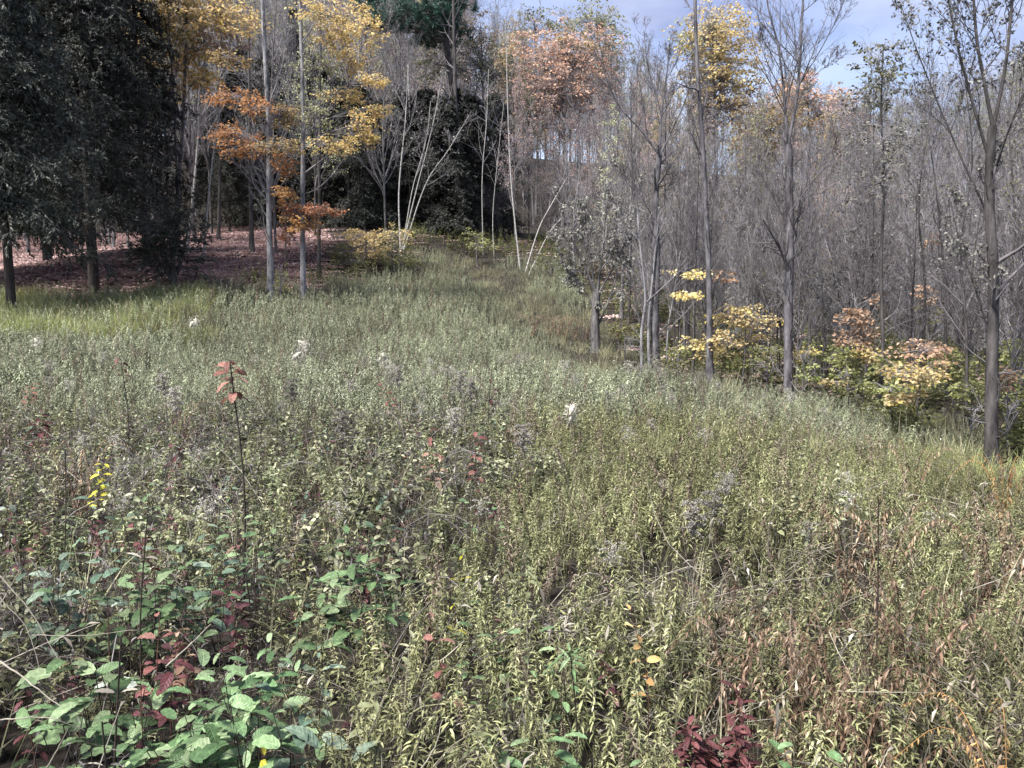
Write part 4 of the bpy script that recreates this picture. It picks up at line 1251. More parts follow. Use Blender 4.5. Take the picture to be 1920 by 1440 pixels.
def wood_tree(k, X, Y, s):
    px = 960 + X / (Y * CP) * F_PX
    H = KINDS[k][3]
    s = min(wood_height(px, X, Y) * rng.uniform(.72, 1.06), 21) / H
    lab = '%s tree %s' % (KIND_WORDS[k], zone(px, Y))
    o = empty('woodland_tree', (X, Y, gz(X, Y)), lab, 'tree', lab.replace('tree', 'trees', 1), rng.uniform(0, 6.28))
    w = np.clip(s, .55, 1.2) * (.8 if k >= 8 else 1)
    o.scale = (w, w, s)
    for nm, me in zip(('trunk', 'crown', 'leaves'), KINDS[k][:3]):
        if me is None:
            continue
        c = bpy.data.objects.new(nm, me)
        C.objects.link(c)
        c.parent = o
        if nm == 'leaves':
            c['kind'] = 'stuff'


cells = []
for y0, y1, step in ((27, 44, 3.1), (44, 60, 4.2)):
    y = y0
    while y < y1:
        half = y * .70 * 1.1 + 2
        x = -half
        while x < half:
            cells.append((x + rng.uniform(-.45, .45) * step, y + rng.uniform(-.45, .45) * step))
            x += step
        y += step
# younger wood at the right of the meadow
for y in np.arange(12, 27, 1.9):
    x = right_edge(y) + 1.2
    while x < y * .77 + 2:
        cells.append((x + rng.uniform(-.6, .6), y + rng.uniform(-.6, .6)))
        x += 1.75
for X, Y in cells:
    px = 960 + X / (Y * CP) * F_PX
    if Y < 28 and (X < right_edge(Y) + .8):
        continue
    if Y < back_edge(X) + 2.0 and X < 3:
        continue
    if in_meadow(np.array(X), np.array(Y)):
        continue
    if px < 260 and Y < 32:
        continue
    if Y < 28:
        r = rng.random()
        k = 8 if r < .45 else (9 if r < .75 else (6 if r < .9 else 2))
    else:
        k = [0, 1, 2, 6, 3, 5, 7][int(rng.choice(7, p=[.20, .14, .28, .16, .09, .08, .05]))]
        if (600 < px < 935 and Y < 47 and rng.random() < (.96 if Y < 38 else .45)) or (330 < px <= 600 and rng.random() < .45):
            continue
    if 40 < Y and 930 < px < 1640 and rng.random() < .5:
        k = int(rng.choice([3, 3, 4, 5]))
    wood_tree(k, X, Y, 1)


for i in range(26):                                       # slim stems crowding the right meadow edge
    Y = rng.uniform(9.5, 20)
    X = float(right_edge(Y)) + rng.uniform(.1, 1.7)
    wood_tree(8 if rng.random() < .6 else 9, X, Y, 1)


def joined(name, parts):
    """One mesh of several builders, each with its own material (a kind of tree for the far wood)."""
    me = parts[0][0].copy()
    bm = __import__('bmesh').new()
    me.materials.clear()
    for i, p in enumerate(parts[0]):
        n0 = len(bm.faces)
        bm.from_mesh(p)
        bm.faces.ensure_lookup_table()
        for f in bm.faces[n0:]:
            f.material_index = i
        me.materials.append(p.materials[0])
    bm.to_mesh(me)
    bm.free()
    me.name = name
    o = bpy.data.objects.new(name, me)
    PROTO.objects.link(o)
    return o


far_kinds = [joined('far_tree_%02d' % k, [[m_ for m_ in KINDS[k][:3] if m_]]) for k in range(6)]
FX, FY, FS = [], [], []
for y0, y1, step in ((60, 80, 4.4), (80, 112, 5.2), (112, 150, 7.5)):
    for y in np.arange(y0, y1, step):
        half = y * .77 + 4
        for x in np.arange(-half, half, step):
            X, Y = x + rng.uniform(-.45, .45) * step, y + rng.uniform(-.45, .45) * step
            px = 960 + X / (Y * CP) * F_PX
            FX.append(X), FY.append(Y), FS.append(max(.35, min(wood_height(px, X, Y) * rng.uniform(.8, 1.08), 26) / 15))
stuff('far_off_wood', 'grey and tawny mass of far trees covering the hill under the sky', np.array(FX), np.array(FY), np.array(FS), rng.choice(6, len(FX), p=[.2, .14, .26, .16, .12, .12]), far_kinds, 0, .03)

# twiggy thicket shrubs between the trunks
THK = []
for leaf, keep, bk in ((None, 0, 'twig'), ('grey_leaf', .5, 'twig'), ('olive_leaf', .35, 'twig'), ('peach', .10, 'twig_dark')):
    ns = 7
    az = rng.uniform(0, 6.28, ns)
    S = np.stack([resample([(0.1 * math.cos(a_), .1 * math.sin(a_), -.1), (.5 * math.cos(a_), .5 * math.sin(a_), 1.6), (1.1 * math.cos(a_) * q_, 1.1 * math.sin(a_) * q_, 4.2 * q_)], 9) for a_, q_ in zip(az, rng.uniform(.6, 1.1, ns))])
    st, cr = MB(), MB()
    SR = np.linspace(.028, .008, 9)[None].repeat(ns, 0)
    tubes(st, S, SR, 5)
    P1, R1 = grow(S, SR, 12, t0=.15, ang=.65, lr=.38, up=.06, n=5, wob=.16, rmin=.005)
    P2, R2 = grow(P1, R1, 7, t0=.15, ang=.7, lr=.5, up=.05, n=4, wob=.18, rmin=.0045)
    P3, R3 = grow(P2, R2, 4, t0=.15, ang=.7, lr=.5, up=.03, n=3, wob=.18, rmin=.004)
    tubes(cr, P1, R1, 4), tubes(cr, P2, R2, 3), tubes(cr, P3, R3, 3)
    lv = None
    if leaf:
        lv = MB()
        sel = P3[rng.random(len(P3)) < keep]
        q = np.concatenate([sel[:, 1], sel[:, 2]]) + rng.normal(0, .04, (2 * len(sel), 3))
        kites(lv, q, .06 * rng.uniform(.6, 1.2, len(q)), .04, droop=.4)
    THK.append((st.mesh('stem', M['bark_grey'], True), cr.mesh('crown', M[bk]), lv.mesh('leaves', M[leaf]) if lv else None))
THK_WORDS = ['bare twiggy', 'twiggy withered', 'twiggy olive leaved', 'dark twiggy peach speckled']
nthk = 0
for y in np.r_[np.arange(13, 28, 2.6), np.arange(28, 48, 3.2)]:
    for x in np.arange(-y * .74, y * .77, 2.3 if y < 28 else 2.9):
        X, Y = x + rng.uniform(-.9, .9), y + rng.uniform(-1, 1)
        px = 960 + X / (Y * CP) * F_PX
        if in_meadow(np.array(X), np.array(Y)) or (Y < back_edge(X) + 2.5 and X < 3) or X < right_edge(Y) + .5 and Y < 30 or (px < 930 and rng.random() < .9) or rng.random() < .2:
            continue
        k = int(rng.choice(4, p=[.25, .4, .15, .2]))
        lab = '%s shrub %s' % (THK_WORDS[k], zone(px, Y))
        o = empty('thicket_shrub', (X, Y, gz(X, Y)), lab, 'shrub', lab.replace('shrub', 'shrubs', 1), rng.uniform(0, 6.28))
        s = rng.uniform(.7, 1.25)
        o.scale = (s, s, s)
        for nm, me in zip(('stem', 'crown', 'leaves'), THK[k]):
            if me is None:
                continue
            c = bpy.data.objects.new(nm, me)
            C.objects.link(c)
            c.parent = o
            if nm == 'leaves':
                c['kind'] = 'stuff'
        nthk += 1
print('thicket', nthk)


# ------------------------------------------------------------------ single plants of the foreground, leaf by leaf
LEAFM = {}


def leaf_mesh(matk, L, W, prof, droop, i, seg=8):
    key = (matk, prof, round(droop, 1), i, round(W / L, 2))
    if key not in LEAFM:
        b = MB()
        ribbons(b, np.zeros((1, 3)), np.array([[1.0, 0, 0]]), 1.0, W / L, droop, seg, prof, .22, v=np.array([(i + .5) / 4]), twist=.0, wavy=.10)
        LEAFM[key] = b.mesh('leaf', M[matk], True)
    return LEAFM[key]


def leafy_plant(name, label, px, py, h, nl, L, W, mat, cat='plant', group=None, prof='oval', low=.25, lean=.12, elev=(-.05, .55), pair=True, droop=.7, stem='dark_stem', stemr=.004, d=None, top=.8):
    if name in ('broadleaf_plant', 'coloured_leaf_plant'):
        k_ = 1.12 if name == 'broadleaf_plant' else 1.0
        nl, L, W, low, stemr = int(nl * 1.9), L * k_, W * k_, .45, .0026
    d = d or depth_for(px, py, h)
    tip = at(px, py, d)
    tip[2] = gz(tip[0], d) + h
    az = rng.uniform(0, 6.28)
    bx, by = tip[0] + math.cos(az) * lean * h, tip[1] + math.sin(az) * lean * h
    base = np.array((bx, by, gz(bx, by)))
    root = empty(name, base, label, cat, group)
    OCC.append((base[0], base[1], .17 if nl > 7 else .09))
    tipl = tip - base
    b = MB()
    nst = (6 if nl > 14 else 4) if name == 'broadleaf_plant' else 1
    for si in range(nst):
        off = np.array([rng.uniform(-.16, .16), rng.uniform(-.14, .14), 0]) if si else np.zeros(3)
        tp = (tipl + off * 1.3) * (1 if si == 0 else rng.uniform(.72, .98))
        bend = np.array([rng.normal(0, .022), rng.normal(0, .022), 0])
        path = resample([off + (0, 0, -.05), off * .5 + tp * np.array([.25, .25, .5]) + bend, tp], 8)
        tubes(b, path, np.linspace(stemr, stemr * .5, 8)[None], 6)
        n_ = nl if nst == 1 else max(5, int(nl * (.5 if si == 0 else .38)))
        t = low + (1 - low) * (np.arange(n_) / max(n_ - 1, 1))
        if pair:
            t = np.repeat(t[::2], 2)[:n_]
        for i in range(len(t)):
            p = np.array([np.interp(t[i], np.linspace(0, 1, 8), path[:, j]) for j in range(3)])
            a = (i // 2 * 1.57 + i % 2 * math.pi + rng.normal(0, .3)) if pair else i * 2.4 + rng.normal(0, .3)
            el = elev[0] + (elev[1] - elev[0]) * t[i] + rng.normal(0, .2)
            s = L * rng.uniform(.6, 1.2) * (1 if t[i] < .85 else top)
            if prof == 'oval':
                q_ = p + np.array([math.cos(a), math.sin(a), .35]) * L * (rng.uniform(.15, .8) if nst > 1 else .2)
                tubes(b, np.stack([p, q_]), np.array([stemr * .45, stemr * .3])[None], 4)
                p = q_
            o = bpy.data.objects.new('leaf', leaf_mesh(mat, L, W, prof, droop * (1 if i % 2 else 1.6), int(rng.integers(0, 4))))
            C.objects.link(o)
            o.parent = root
            m = Matrix.Translation(p) @ Matrix.Rotation(a, 4, 'Z') @ Matrix.Rotation(-el, 4, 'Y') @ Matrix.Rotation(rng.normal(0, .4), 4, 'X')
            o.matrix_local = m @ Matrix.Diagonal((s, s, s, 1))
    b.build('stem', M[stem], root, True)
    return root


BROAD = [('bluish broad leaved plant near the left border', 110, 1062, .62, 12, .095, .055, 'blue_broad'), ('mid green broad leaved plant right of the bluish one', 290, 1060, .66, 16, .085, .052, 'broad'),
         ('second green leaf whorl left of a dark bare stem', 235, 1085, .60, 8, .075, .045, 'broad'), ('tall bright green plant with pointed leaves, left of centre', 650, 1000, .80, 18, .105, .05, 'broad'),
         ('low green plant with wide drooping leaves in the lower left corner', 130, 1238, .55, 8, .115, .065, 'broad'), ('pale green leaves beside the dark stem near the bottom left', 160, 1320, .50, 8, .095, .05, 'broad'),
         ('large pale green leafy plant at the lower left middle', 420, 1270, .62, 16, .10, .055, 'broad'), ('green plant with layered leaves right of the large pale one', 500, 1215, .62, 12, .085, .04, 'broad'),
         ('blue green wide leaf pair at the bottom, left of centre', 570, 1365, .52, 8, .11, .06, 'blue_broad'), ('pale round leaved plant at the bottom edge', 510, 1335, .55, 6, .10, .065, 'broad'),
         ('deep green plant at the bottom edge, left quarter', 360, 1370, .48, 10, .10, .06, 'broad'), ('blue green small plant behind the green whorl', 375, 990, .70, 10, .075, .045, 'blue_broad'),
         ('small fresh green sprig beside the tall dark stem', 440, 960, .74, 8, .06, .035, 'broad'), ('small fresh green sprig right of the tall dark stem', 520, 930, .76, 6, .06, .035, 'broad'),
         ('bluish leaf tuft between two dark stems at left', 210, 920, .72, 6, .07, .04, 'blue_broad'), ('small turquoise leaved plant left of centre', 760, 868, .72, 6, .07, .045, 'blue_broad'),
         ('green leaved seedling amid dark bramble near the centre', 920, 893, .72, 7, .06, .035, 'broad'), ('green leaves at the bottom edge in the middle', 1010, 1405, .52, 10, .085, .04, 'broad'),
         ('small green sprig at the bottom edge right of the middle', 1130, 1415, .5, 6, .07, .035, 'broad'), ('green sprig at the bottom edge by the maroon bush', 1545, 1410, .48, 8, .07, .035, 'broad'),
         ('green leaf cluster in the goldenrod, centre right of the tall green plant', 925, 1110, .66, 7, .06, .03, 'broad'), ('green leaf tuft low in the goldenrod near the middle', 990, 1165, .64, 7, .06, .028, 'broad')]
for lab, px, py, h, nl, L, W, mat in BROAD:
    leafy_plant('broadleaf_plant', lab, px, py, h - .09, nl, L, W, mat, group='broad leaved plants of the near meadow')
RED = [('pink red leaved seedling near the left border', 60, 722, .62, 10, .11, .07, 'red'), ('dusky red leaves above dark bramble at the left border', 75, 775, .6, 10, .10, .06, 'maroon'), ('maroon leaves on a short stem left of the yellow ones', 330, 835, .62, 8, .08, .05, 'maroon'),
       ('deep red leaf bunch right of centre bramble', 892, 812, .72, 8, .09, .055, 'red'), ('red leaf pair left of the deep red bunch', 802, 808, .72, 5, .09, .055, 'red'), ('orange red sprig below the red leaf pair', 832, 842, .66, 5, .08, .05, 'rust'),
       ('rose red leaves among grey seed heads', 722, 722, .70, 8, .11, .07, 'red'), ('maroon leaf bunch above the brown leaf pile, lower left', 420, 1085, .58, 12, .07, .045, 'maroon'), ('dark maroon leaf bunch by the dark stem, left', 248, 988, .64, 8, .07, .045, 'maroon'),
       ('dull red leaves left of the large pale plant', 330, 1215, .52, 12, .075, .048, 'maroon'), ('rusty leaves below the maroon bunch at lower left', 325, 1185, .50, 12, .07, .042, 'rust'), ('single pink red leaf tuft over dry stems', 300, 1150, .55, 4, .07, .05, 'red'),
       ('small rose leaf sprig left of the pointed green plant', 735, 1012, .68, 4, .06, .045, 'red'), ('rose leaf sprig amid dark goldenrod stems', 803, 1150, .62, 4, .065, .045, 'red'), ('maroon bush bottom edge right of centre, many small leaves', 1290, 1365, .54, 60, .05, .028, 'maroon'),
       ('second maroon bush at the bottom edge, touching the first', 1375, 1375, .52, 60, .05, .028, 'maroon'), ('third maroon bush lowest at the bottom edge', 1320, 1400, .48, 60, .05, .028, 'maroon'), ('dark maroon sprig above the maroon bushes', 1380, 1290, .54, 14, .05, .03, 'maroon'),
       ('orange leaf sprig in the goldenrod right of the middle', 1183, 1155, .62, 6, .05, .03, 'orange_weed'), ('yellow leaf sprig at the bottom edge, left quarter', 482, 1392, .47, 5, .06, .03, 'yellow_sprig'), ('yellow leaf patch at the left between red and dark leaves', 195, 862, .64, 10, .07, .04, 'yellow_sprig'),
       ('small yellow leaf sprig near the tall green plant', 868, 1045, .68, 4, .05, .03, 'yellow_sprig'), ('pale whitish green leaf standing alone at lower left', 203, 1150, .58, 2, .075, .06, 'pale_leaf'), ('whitish leaf at the left border over dry stems', 25, 900, .66, 3, .08, .05, 'pale_leaf')]
for lab, px, py, h, nl, L, W, mat in RED:
    leafy_plant('coloured_leaf_plant', lab, px, py, h - .06, nl, L, W, mat, group='red and yellow leaved plants of the near meadow', pair=nl < 30, droop=.9, low=.3, stem='red_stem')

n_ = 0
while n_ < 44:                                            # small seedlings all through the bramble patch
    y = rng.uniform(1.7, 8.5)
    x = rng.uniform(-.72, .1) * y
    if BR(np.array([x]), np.array([y]))[0] < .1:
        continue
    n_ += 1
    hh = rng.uniform(.36, .5)
    px, py = 960 + x / (y * CP) * F_PX, 700
    if n_ % 5 < 3:
        leafy_plant('seedling', 'small green leaved seedling among the brambles at the near left', px, py, hh, 9, rng.uniform(.06, .085), rng.uniform(.032, .045), 'broad' if n_ % 2 else 'blue_broad', group='small green seedlings in the brambles', low=.4, stemr=.0025, d=y, droop=1.0)
    else:
        leafy_plant('seedling', 'small burgundy leaved seedling among the brambles at the near left', px, py, hh, 9, rng.uniform(.05, .075), rng.uniform(.03, .042), 'maroon', group='small burgundy seedlings in the brambles', low=.4, stemr=.0025, d=y, droop=1.0, stem='red_stem')

# tall dark stems with a leafy top
leafy_plant('tall_stem', 'tallest dark stem at left, drooping red leaves at its top', 432, 712, 1.38, 16, .085, .05, 'red', cat='plant', low=.86, lean=.02, elev=(-.5, .2), droop=1.2, stem='dark_stem', stemr=.0065, d=3.9, top=1)
leafy_plant('tall_stem', 'dark stem with a red tip, at far left of the tallest one', 226, 672, 1.15, 7, .10, .06, 'maroon', low=.86, lean=.05, elev=(-.4, .2), droop=1.2, stemr=.006, d=7.2, top=1)
leafy_plant('tall_stem', 'brown leaved upright stalk near the centre', 922, 742, 1.0, 9, .10, .05, 'maroon', low=.6, lean=.03, elev=(-.9, -.2), droop=.9, stemr=.006, d=7.6)
for lab, px, py, h, d in [('bare dark stem leaning left by the green whorl', 277, 965, .85, 2.9), ('thick dark bare stem at the bottom left', 228, 1215, .75, 1.95), ('thin dark bare stem at the left border', 124, 868, .85, 4.1), ('slim dark stem right of the tallest one', 585, 700, .95, 7.6),
                          ('dark dead stem right of the middle goldenrod', 1642, 1040, .95, 2.8), ('thin dark stem near the bottom, left of centre', 190, 1330, .6, 1.8)]:
    leafy_plant('bare_stem', lab, px, py, h, 2, .05, .02, 'dry', cat='plant stem', low=.8, lean=.10, stemr=.0042, d=d, group='dark bare stems')

# spiky rosette
leafy_plant('spiky_plant', 'spiky plant with narrow arching green leaves among dark goldenrod', 1068, 1225, .58, 22, .13, .011, 'broad', prof='lance', low=.88, elev=(-.1, .7), pair=False, droop=1.0)


# milkweed pods, seed heads
def seed_stalk(label, px, py, h, d=None, pods=3, fluff=True, size=.09, name='milkweed'):
    d = d or depth_for(px, py, h)
    tip = at(px, py, d)
    base = np.array((tip[0] + rng.normal(0, .04), tip[1], gz(tip[0], tip[1])))
    root = empty(name, base, label, 'plant', 'pale seed heads in the meadow')
    t = tip - base
    P = resample([(0, 0, -.05), t * .5 + (.03, 0, 0), t], 7)
    b = MB()
    tubes(b, P, np.linspace(.006, .003, 7)[None], 5, .4)
    b.build('stem', M['dry'], root, True)
    for i in range(pods):
        c = P[-1] + rng.normal(0, .03, 3) - np.array([0, 0, .05 * i])
        a = rng.uniform(0, 6.28)
        dv = np.array([math.cos(a) * .6, math.sin(a) * .6, .8 if i % 2 else -.5])
        b = MB()
        s = np.linspace(0, 1, 7)
        pp = c + norm(dv)[None] * (s * size)[:, None]
        tubes(b, pp, (np.sin(np.pi * np.clip(s, .04, .98)) ** .7 * size * .22)[None], 7, .7)
        b.build('pod', M['pod'], root, True)
        if fluff:
            b = MB()
            n = 60
            q = c + norm(dv) * size * .55 + rng.normal(0, size * .28, (n, 3))
            kites(b, q, size * .45 * rng.uniform(.5, 1.2, n), size * .07, droop=.5)
            b.build('seed_silk', M['seed'], root)
    return root


seed_stalk('open white milkweed pod right of the tall red topped stem', 570, 645, 1.0, 10, 3, True, .17)
seed_stalk('open white milkweed pod standing alone in the middle meadow', 1069, 765, .95, 7.3, 3, True, .12)
seed_stalk('pale milkweed pod near the far left bright grass', 366, 606, .95, 15, 2, True, .16)
seed_stalk('faint white pod at the left above the weeds', 75, 645, .9, 12, 2, True, .12)
seed_stalk('short pale pod at the far middle, left of the grey plumes', 720, 672, .9, 10, 2, True, .10)


def plume(label, px, py, h, d, n=12, L=.085):
    tip = at(px, py, d)
    base = np.array((tip[0], tip[1] + .03, gz(tip[0], tip[1])))
    root = empty('seed_plume', base, label, 'plant', 'grey goldenrod seed plumes')
    t = tip - base
    P = resample([(0, 0, -.05), t * .55 + (.02, 0, 0), t], 7)
    b = MB()
    tubes(b, P, np.linspace(.005, .002, 7)[None], 5, .3)
    b.build('stem', M['dry'], root, True)
    b = MB()
    for i in range(n):
        s0 = P[-1] - np.array([0, 0, i * .018])
        a = i * 2.4
        dv = np.array([math.cos(a), math.sin(a), .55])
        pts = resample([s0, s0 + dv * L * .4, s0 + dv * L * .6 + (math.cos(a) * L * .25, math.sin(a) * L * .25, -L * .25)], 9)
        q = np.repeat(pts, 16, 0) + rng.normal(0, .006, (144, 3))
        kites(b, q, .013, .008, v=np.clip(rng.normal(.3, .3, len(q)), 0, 1), droop=-.1)
    b.build('seed_head', M['plume'], root)


for lab, px, py, h, d in [('large grey arching seed plume at the middle of the meadow', 862, 700, 1.0, 7.8), ('grey seed plume right beside the large one', 882, 712, 1.0, 7.6), ('curled grey seed plume left of the tallest dark stem', 305, 702, .95, 7.2), ('low grey seed plume next to the curled one', 325, 730, .9, 6.8),
                          ('grey seed plume by the rose red leaves', 745, 690, 1.0, 8.5), ('grey seed plume right of the tallest dark stem', 545, 715, .95, 7.5), ('dull plume between dark bramble and yellow green weeds', 640, 775, .9, 6.2), ('small plume left of the deep red leaf bunch', 850, 770, .9, 6.6),
                          ('grey plume above the bramble near the centre', 980, 800, .85, 6.0), ('faint plume in the right middle goldenrod', 1340, 925, .8, 4.6), ('faint plume further right in the goldenrod', 1300, 945, .8, 4.4)]:
    plume(lab, px, py, h, d)


# dry ferns
def fern(label, px, py, h, mat, d=None, nf=7, group='dry rusty ferns'):
    d = d or depth_for(px, py, h)
    p = at(px, py, d)
    base = np.array((p[0], p[1], gz(p[0], p[1])))
    root = empty('fern', base, label, 'fern', group, rng.uniform(0, 6.28))
    OCC.append((base[0], base[1], .10))
    nf = max(4, int(nf * .8))
    for i in range(nf):
        a = i * 6.28 / nf + rng.normal(0, .3)
        L = h * rng.uniform(1.0, 1.4)
        dv = np.array([math.cos(a), math.sin(a), 0])
        P = resample([(0, 0, 0), dv * L * .15 + (0, 0, h * .7), dv * L * .35 + (0, 0, h * .97), dv * L * .6 + (0, 0, h * .75)], 22)
        b = MB()
        tubes(b, P, np.linspace(.003, .001, 22)[None], 3, .2)
        P = resample(P, 36)
        q = np.repeat(P[3:], 2, 0)
        side = np.cross(dv, (0, 0, 1.0))
        sg = np.tile([1, -1], len(P) - 3)[:, None]
        ln = np.repeat(np.linspace(.055, .016, len(P) - 3), 2) * h / .5 * rng.uniform(.5, 1.1, len(q))
        ribbons(b, q, side * sg + dv * .45 + rng.normal(0, .4, q.shape), ln, ln * .26, 1.8, 2, 'lance', .3)
        b.build('frond', M[mat], root)


FERNS = [('largest rusty fern patch on the right, upper part', 1700, 1050, .62, 'rust'), ('rusty fern right below the largest patch', 1722, 1110, .58, 'rust'), ('rusty fern left of the dark dead stem, lower right', 1575, 1190, .56, 'rust'), ('rusty fern beside the dark dead stem at its foot', 1610, 1215, .52, 'rust'),
         ('small rusty fern low in the goldenrod, right of centre', 1475, 1130, .58, 'rust'), ('flat brown fern between goldenrod stems right of centre', 1375, 1135, .55, 'rust'), ('orange fern at the right border below the big dark trunk', 1890, 858, .62, 'orange_weed'), ('rusty fern at the right border under the orange one', 1905, 940, .60, 'rust'),
         ('narrow brown fern column in the right meadow', 1715, 830, .62, 'rust'), ('thin rusty fern above the largest patch', 1668, 950, .62, 'rust'), ('thin rusty fern left above the largest patch', 1597, 945, .6, 'rust'), ('rusty fern in the right corner at the bottom', 1905, 1360, .5, 'orange_weed'),
         ('curled brown fern near the bottom, right of the maroon bush', 1505, 1260, .5, 'rust'), ('brown fern near the bottom right, beside dead twigs', 1660, 1330, .5, 'rust'), ('orange brown weeds beside the right border', 1870, 985, .58, 'rust'), ('brown fern low at the bottom right', 1720, 1395, .46, 'rust'),
         ('brown fern under the tallest dark stem', 335, 750, .6, 'rust'), ('brown weeds at the left among dark leaves', 145, 830, .6, 'rust')]
for lab, px, py, h, mat in FERNS:
    fern(lab, px, py, h, mat, nf=8)
FARF = [(1000, 606, 'rust'), (1030, 604, 'rust'), (1060, 606, 'rust'), (1045, 616, 'rust'), (1080, 620, 'rust'), (1100, 628, 'rust'), (1160, 634, 'rust')]
for px, py, mat in FARF:
    fern('reddish fern of the far patch left of the old apple tree' if px < 1110 else 'reddish fern alone right of the old apple tree', px, py, .7, mat, 22.5, 9, group='far reddish ferns by the apple tree')
for px, py, lab in [(735, 512, 'reddish weeds at the far meadow edge below the birch clump'), (765, 515, 'pinkish weeds at the far meadow edge, rightmost of the row'), (660, 515, 'reddish weeds at the far meadow edge below the yellow shrub'), (190, 560, 'pale rusty weeds in the bright strip at the far left')]:
    fern(lab, px, py, .55, 'rust', 29 if px > 400 else 21, 9, group='reddish weeds along the far meadow edge')

# single goldenrod stems nearest the camera
GOLD = []
for i in range(6):
    sp = specs_goldenrod(True)
    st, (b_, D_, L_, W_, seg, droop, prof, fold) = weed_parts(**sp)
    lv = MB()
    ribbons(lv, b_, D_, L_, W_, droop * rng.uniform(.5, 1.4, len(b_)), 5, prof, fold, v=np.clip(rng.normal(.6, .25, len(b_)), 0, 1))
    GOLD.append((st.mesh('stem', M['dry']), lv.mesh('leaves', M['goldenrod'])))
cnt = 0
while cnt < 150:
    px, py = rng.uniform(600, 1920), rng.uniform(1060, 1440)
    d = depth_for(px, py, .42)
    if d < 1.3:
        continue
    p = at(px, py, d)
    if not in_meadow(np.array(p[0]), np.array(p[1])):
        continue
    o = empty('goldenrod', (p[0], p[1], gz(p[0], p[1])), 'goldenrod stem with curled yellow green leaves in the near meadow', 'plant', 'goldenrod stems nearest the camera', rng.uniform(0, 6.28))
    s = rng.uniform(.52, .76)
    o.scale = (s, s, s)
    for nm, me in zip(('stem', 'leaves'), GOLD[cnt % 6]):
        c = bpy.data.objects.new(nm, me)
        C.objects.link(c)
        c.parent = o
        if nm == 'leaves':
            c['kind'] = 'stuff'
    cnt += 1


# long dead stalks that lie across the brambles
def dead_stalk(label, pts, r, v=.8):
    w = []
    for px, py, h in pts:
        d = depth_for(px, py, h)
        p = at(px, py, d)
        w.append(p)
    w = np.array(w)
    base = w[0].copy()
    P = resample(w, 12) - base + rng.normal(0, .0012, (12, 3))
    b = MB()
    r *= .6
    tubes(b, P, np.linspace(r, r * .4, 12)[None], 5, v * .7)
    o = b.build('dead_stalk', M['dry'], None, True)
    o.location = base
    tag(o, label, 'dead stalk', 'dead stalks lying over the near weeds')


for lab, pts, r in [('pale dead stalk slanting down at the left border', [(0, 1080, .5), (60, 1150, .5), (110, 1240, .48)], .005), ('second pale dead stalk crossing the first at the left border', [(0, 1120, .5), (50, 1180, .48), (75, 1260, .46)], .004),
                    ('long grey stalk lying level under the whitish leaf', [(60, 1190, .5), (150, 1192, .5), (260, 1180, .52)], .004), ('thick pale stalk under the low green plant, lower left', [(0, 1240, .5), (50, 1275, .48), (120, 1330, .42)], .006),
                    ('curved stalk near the bottom left edge', [(0, 1350, .42), (90, 1345, .45), (160, 1370, .4)], .004), ('pale stalk rising from the bottom left edge', [(90, 1440, .36), (110, 1400, .42), (128, 1365, .46)], .005),
                    ('long thin straw crossing the rusty fern at right', [(1555, 1185, .6), (1580, 1240, .55), (1610, 1300, .5)], .003), ('pale straw level at the lower right', [(1570, 1296, .5), (1660, 1298, .5), (1745, 1300, .5)], .003),
                    ('slanting straw at the lower right corner', [(1845, 1275, .55), (1870, 1300, .52), (1905, 1340, .5)], .003), ('thin straw in the goldenrod near the bottom middle', [(790, 1440, .4), (815, 1400, .45), (830, 1350, .5)], .003),
                    ('dead twig bent over the left red leaves', [(20, 830, .66), (110, 822, .7), (165, 812, .7)], .006), ('pale straw lying across the leaves under the pale leaf', [(310, 1250, .5), (350, 1215, .52), (395, 1170, .54)], .005)]:
    dead_stalk(lab, pts, r)


# ---- where the ground cover grows
def weed_height(X, Y):
    h = np.interp(Y, [0, 3, 6, 9, 16, 26, 37], [.39, .42, .46, .50, .56, .60, .42])
    # the mown track that leads up to the gap in the trees
    tx = np.interp(Y, [15, 20, 26, 31, 37], [3.0, 2.2, .9, -.5, -1.9])
    k = np.exp(-((X - tx) / 1.1) ** 2) * (Y > 14)
    e = np.clip((X - right_edge(Y) + 4.5) / 4.0, 0, 1) * (Y < 26)
    return h * (1 - .62 * k) * (1 - .5 * e) * (0.62 + .45 * value_noise(X, Y, 1.3, 5) + .38 * value_noise(X, Y, .42, 6))


Xs, Ys, Ss, Is = [], [], [], []
for y0, y1, de in ((1.0, 2.2, 210), (2.2, 5, 185), (5, 9, 130)):
    X, Y = scatter(y0, y1, de)
    b = BR(X, Y)
    keep = in_meadow(X, Y) & ((b < 0) | (rng.random(len(X)) < .12)) & ((value_noise(X, Y, .38, 21) * .7 + value_noise(X, Y, .16, 22) * .3 > np.interp(Y, [1, 4, 8], [.49, .47, .25]))) & (np.hypot(X, Y) > 1.15)
    X, Y = X[keep], Y[keep]
    Xs.append(X), Ys.append(Y), Ss.append(weed_height(X, Y) / .68 * rng.uniform(.7, 1.2, len(X))), Is.append(rng.integers(0, 14, len(X)))
X, Y, S_, I_ = map(np.concatenate, (Xs, Ys, Ss, Is))
I_ = np.where(I_ >= 9, np.where(rng.random(len(I_)) < .35, I_, rng.integers(0, 9, len(I_))), I_)
S_ = S_ * np.interp(Y, [0, 3, 8], [1.05, 1.05, 1.0])
stuff('goldenrod_undergrowth', 'dense yellow green goldenrod filling the near and middle meadow', X, Y, S_, np.where(rng.random(len(I_)) < .13, rng.integers(14, 17, len(I_)), I_), near_gold + olive_small + dead_weed, 0, .26)

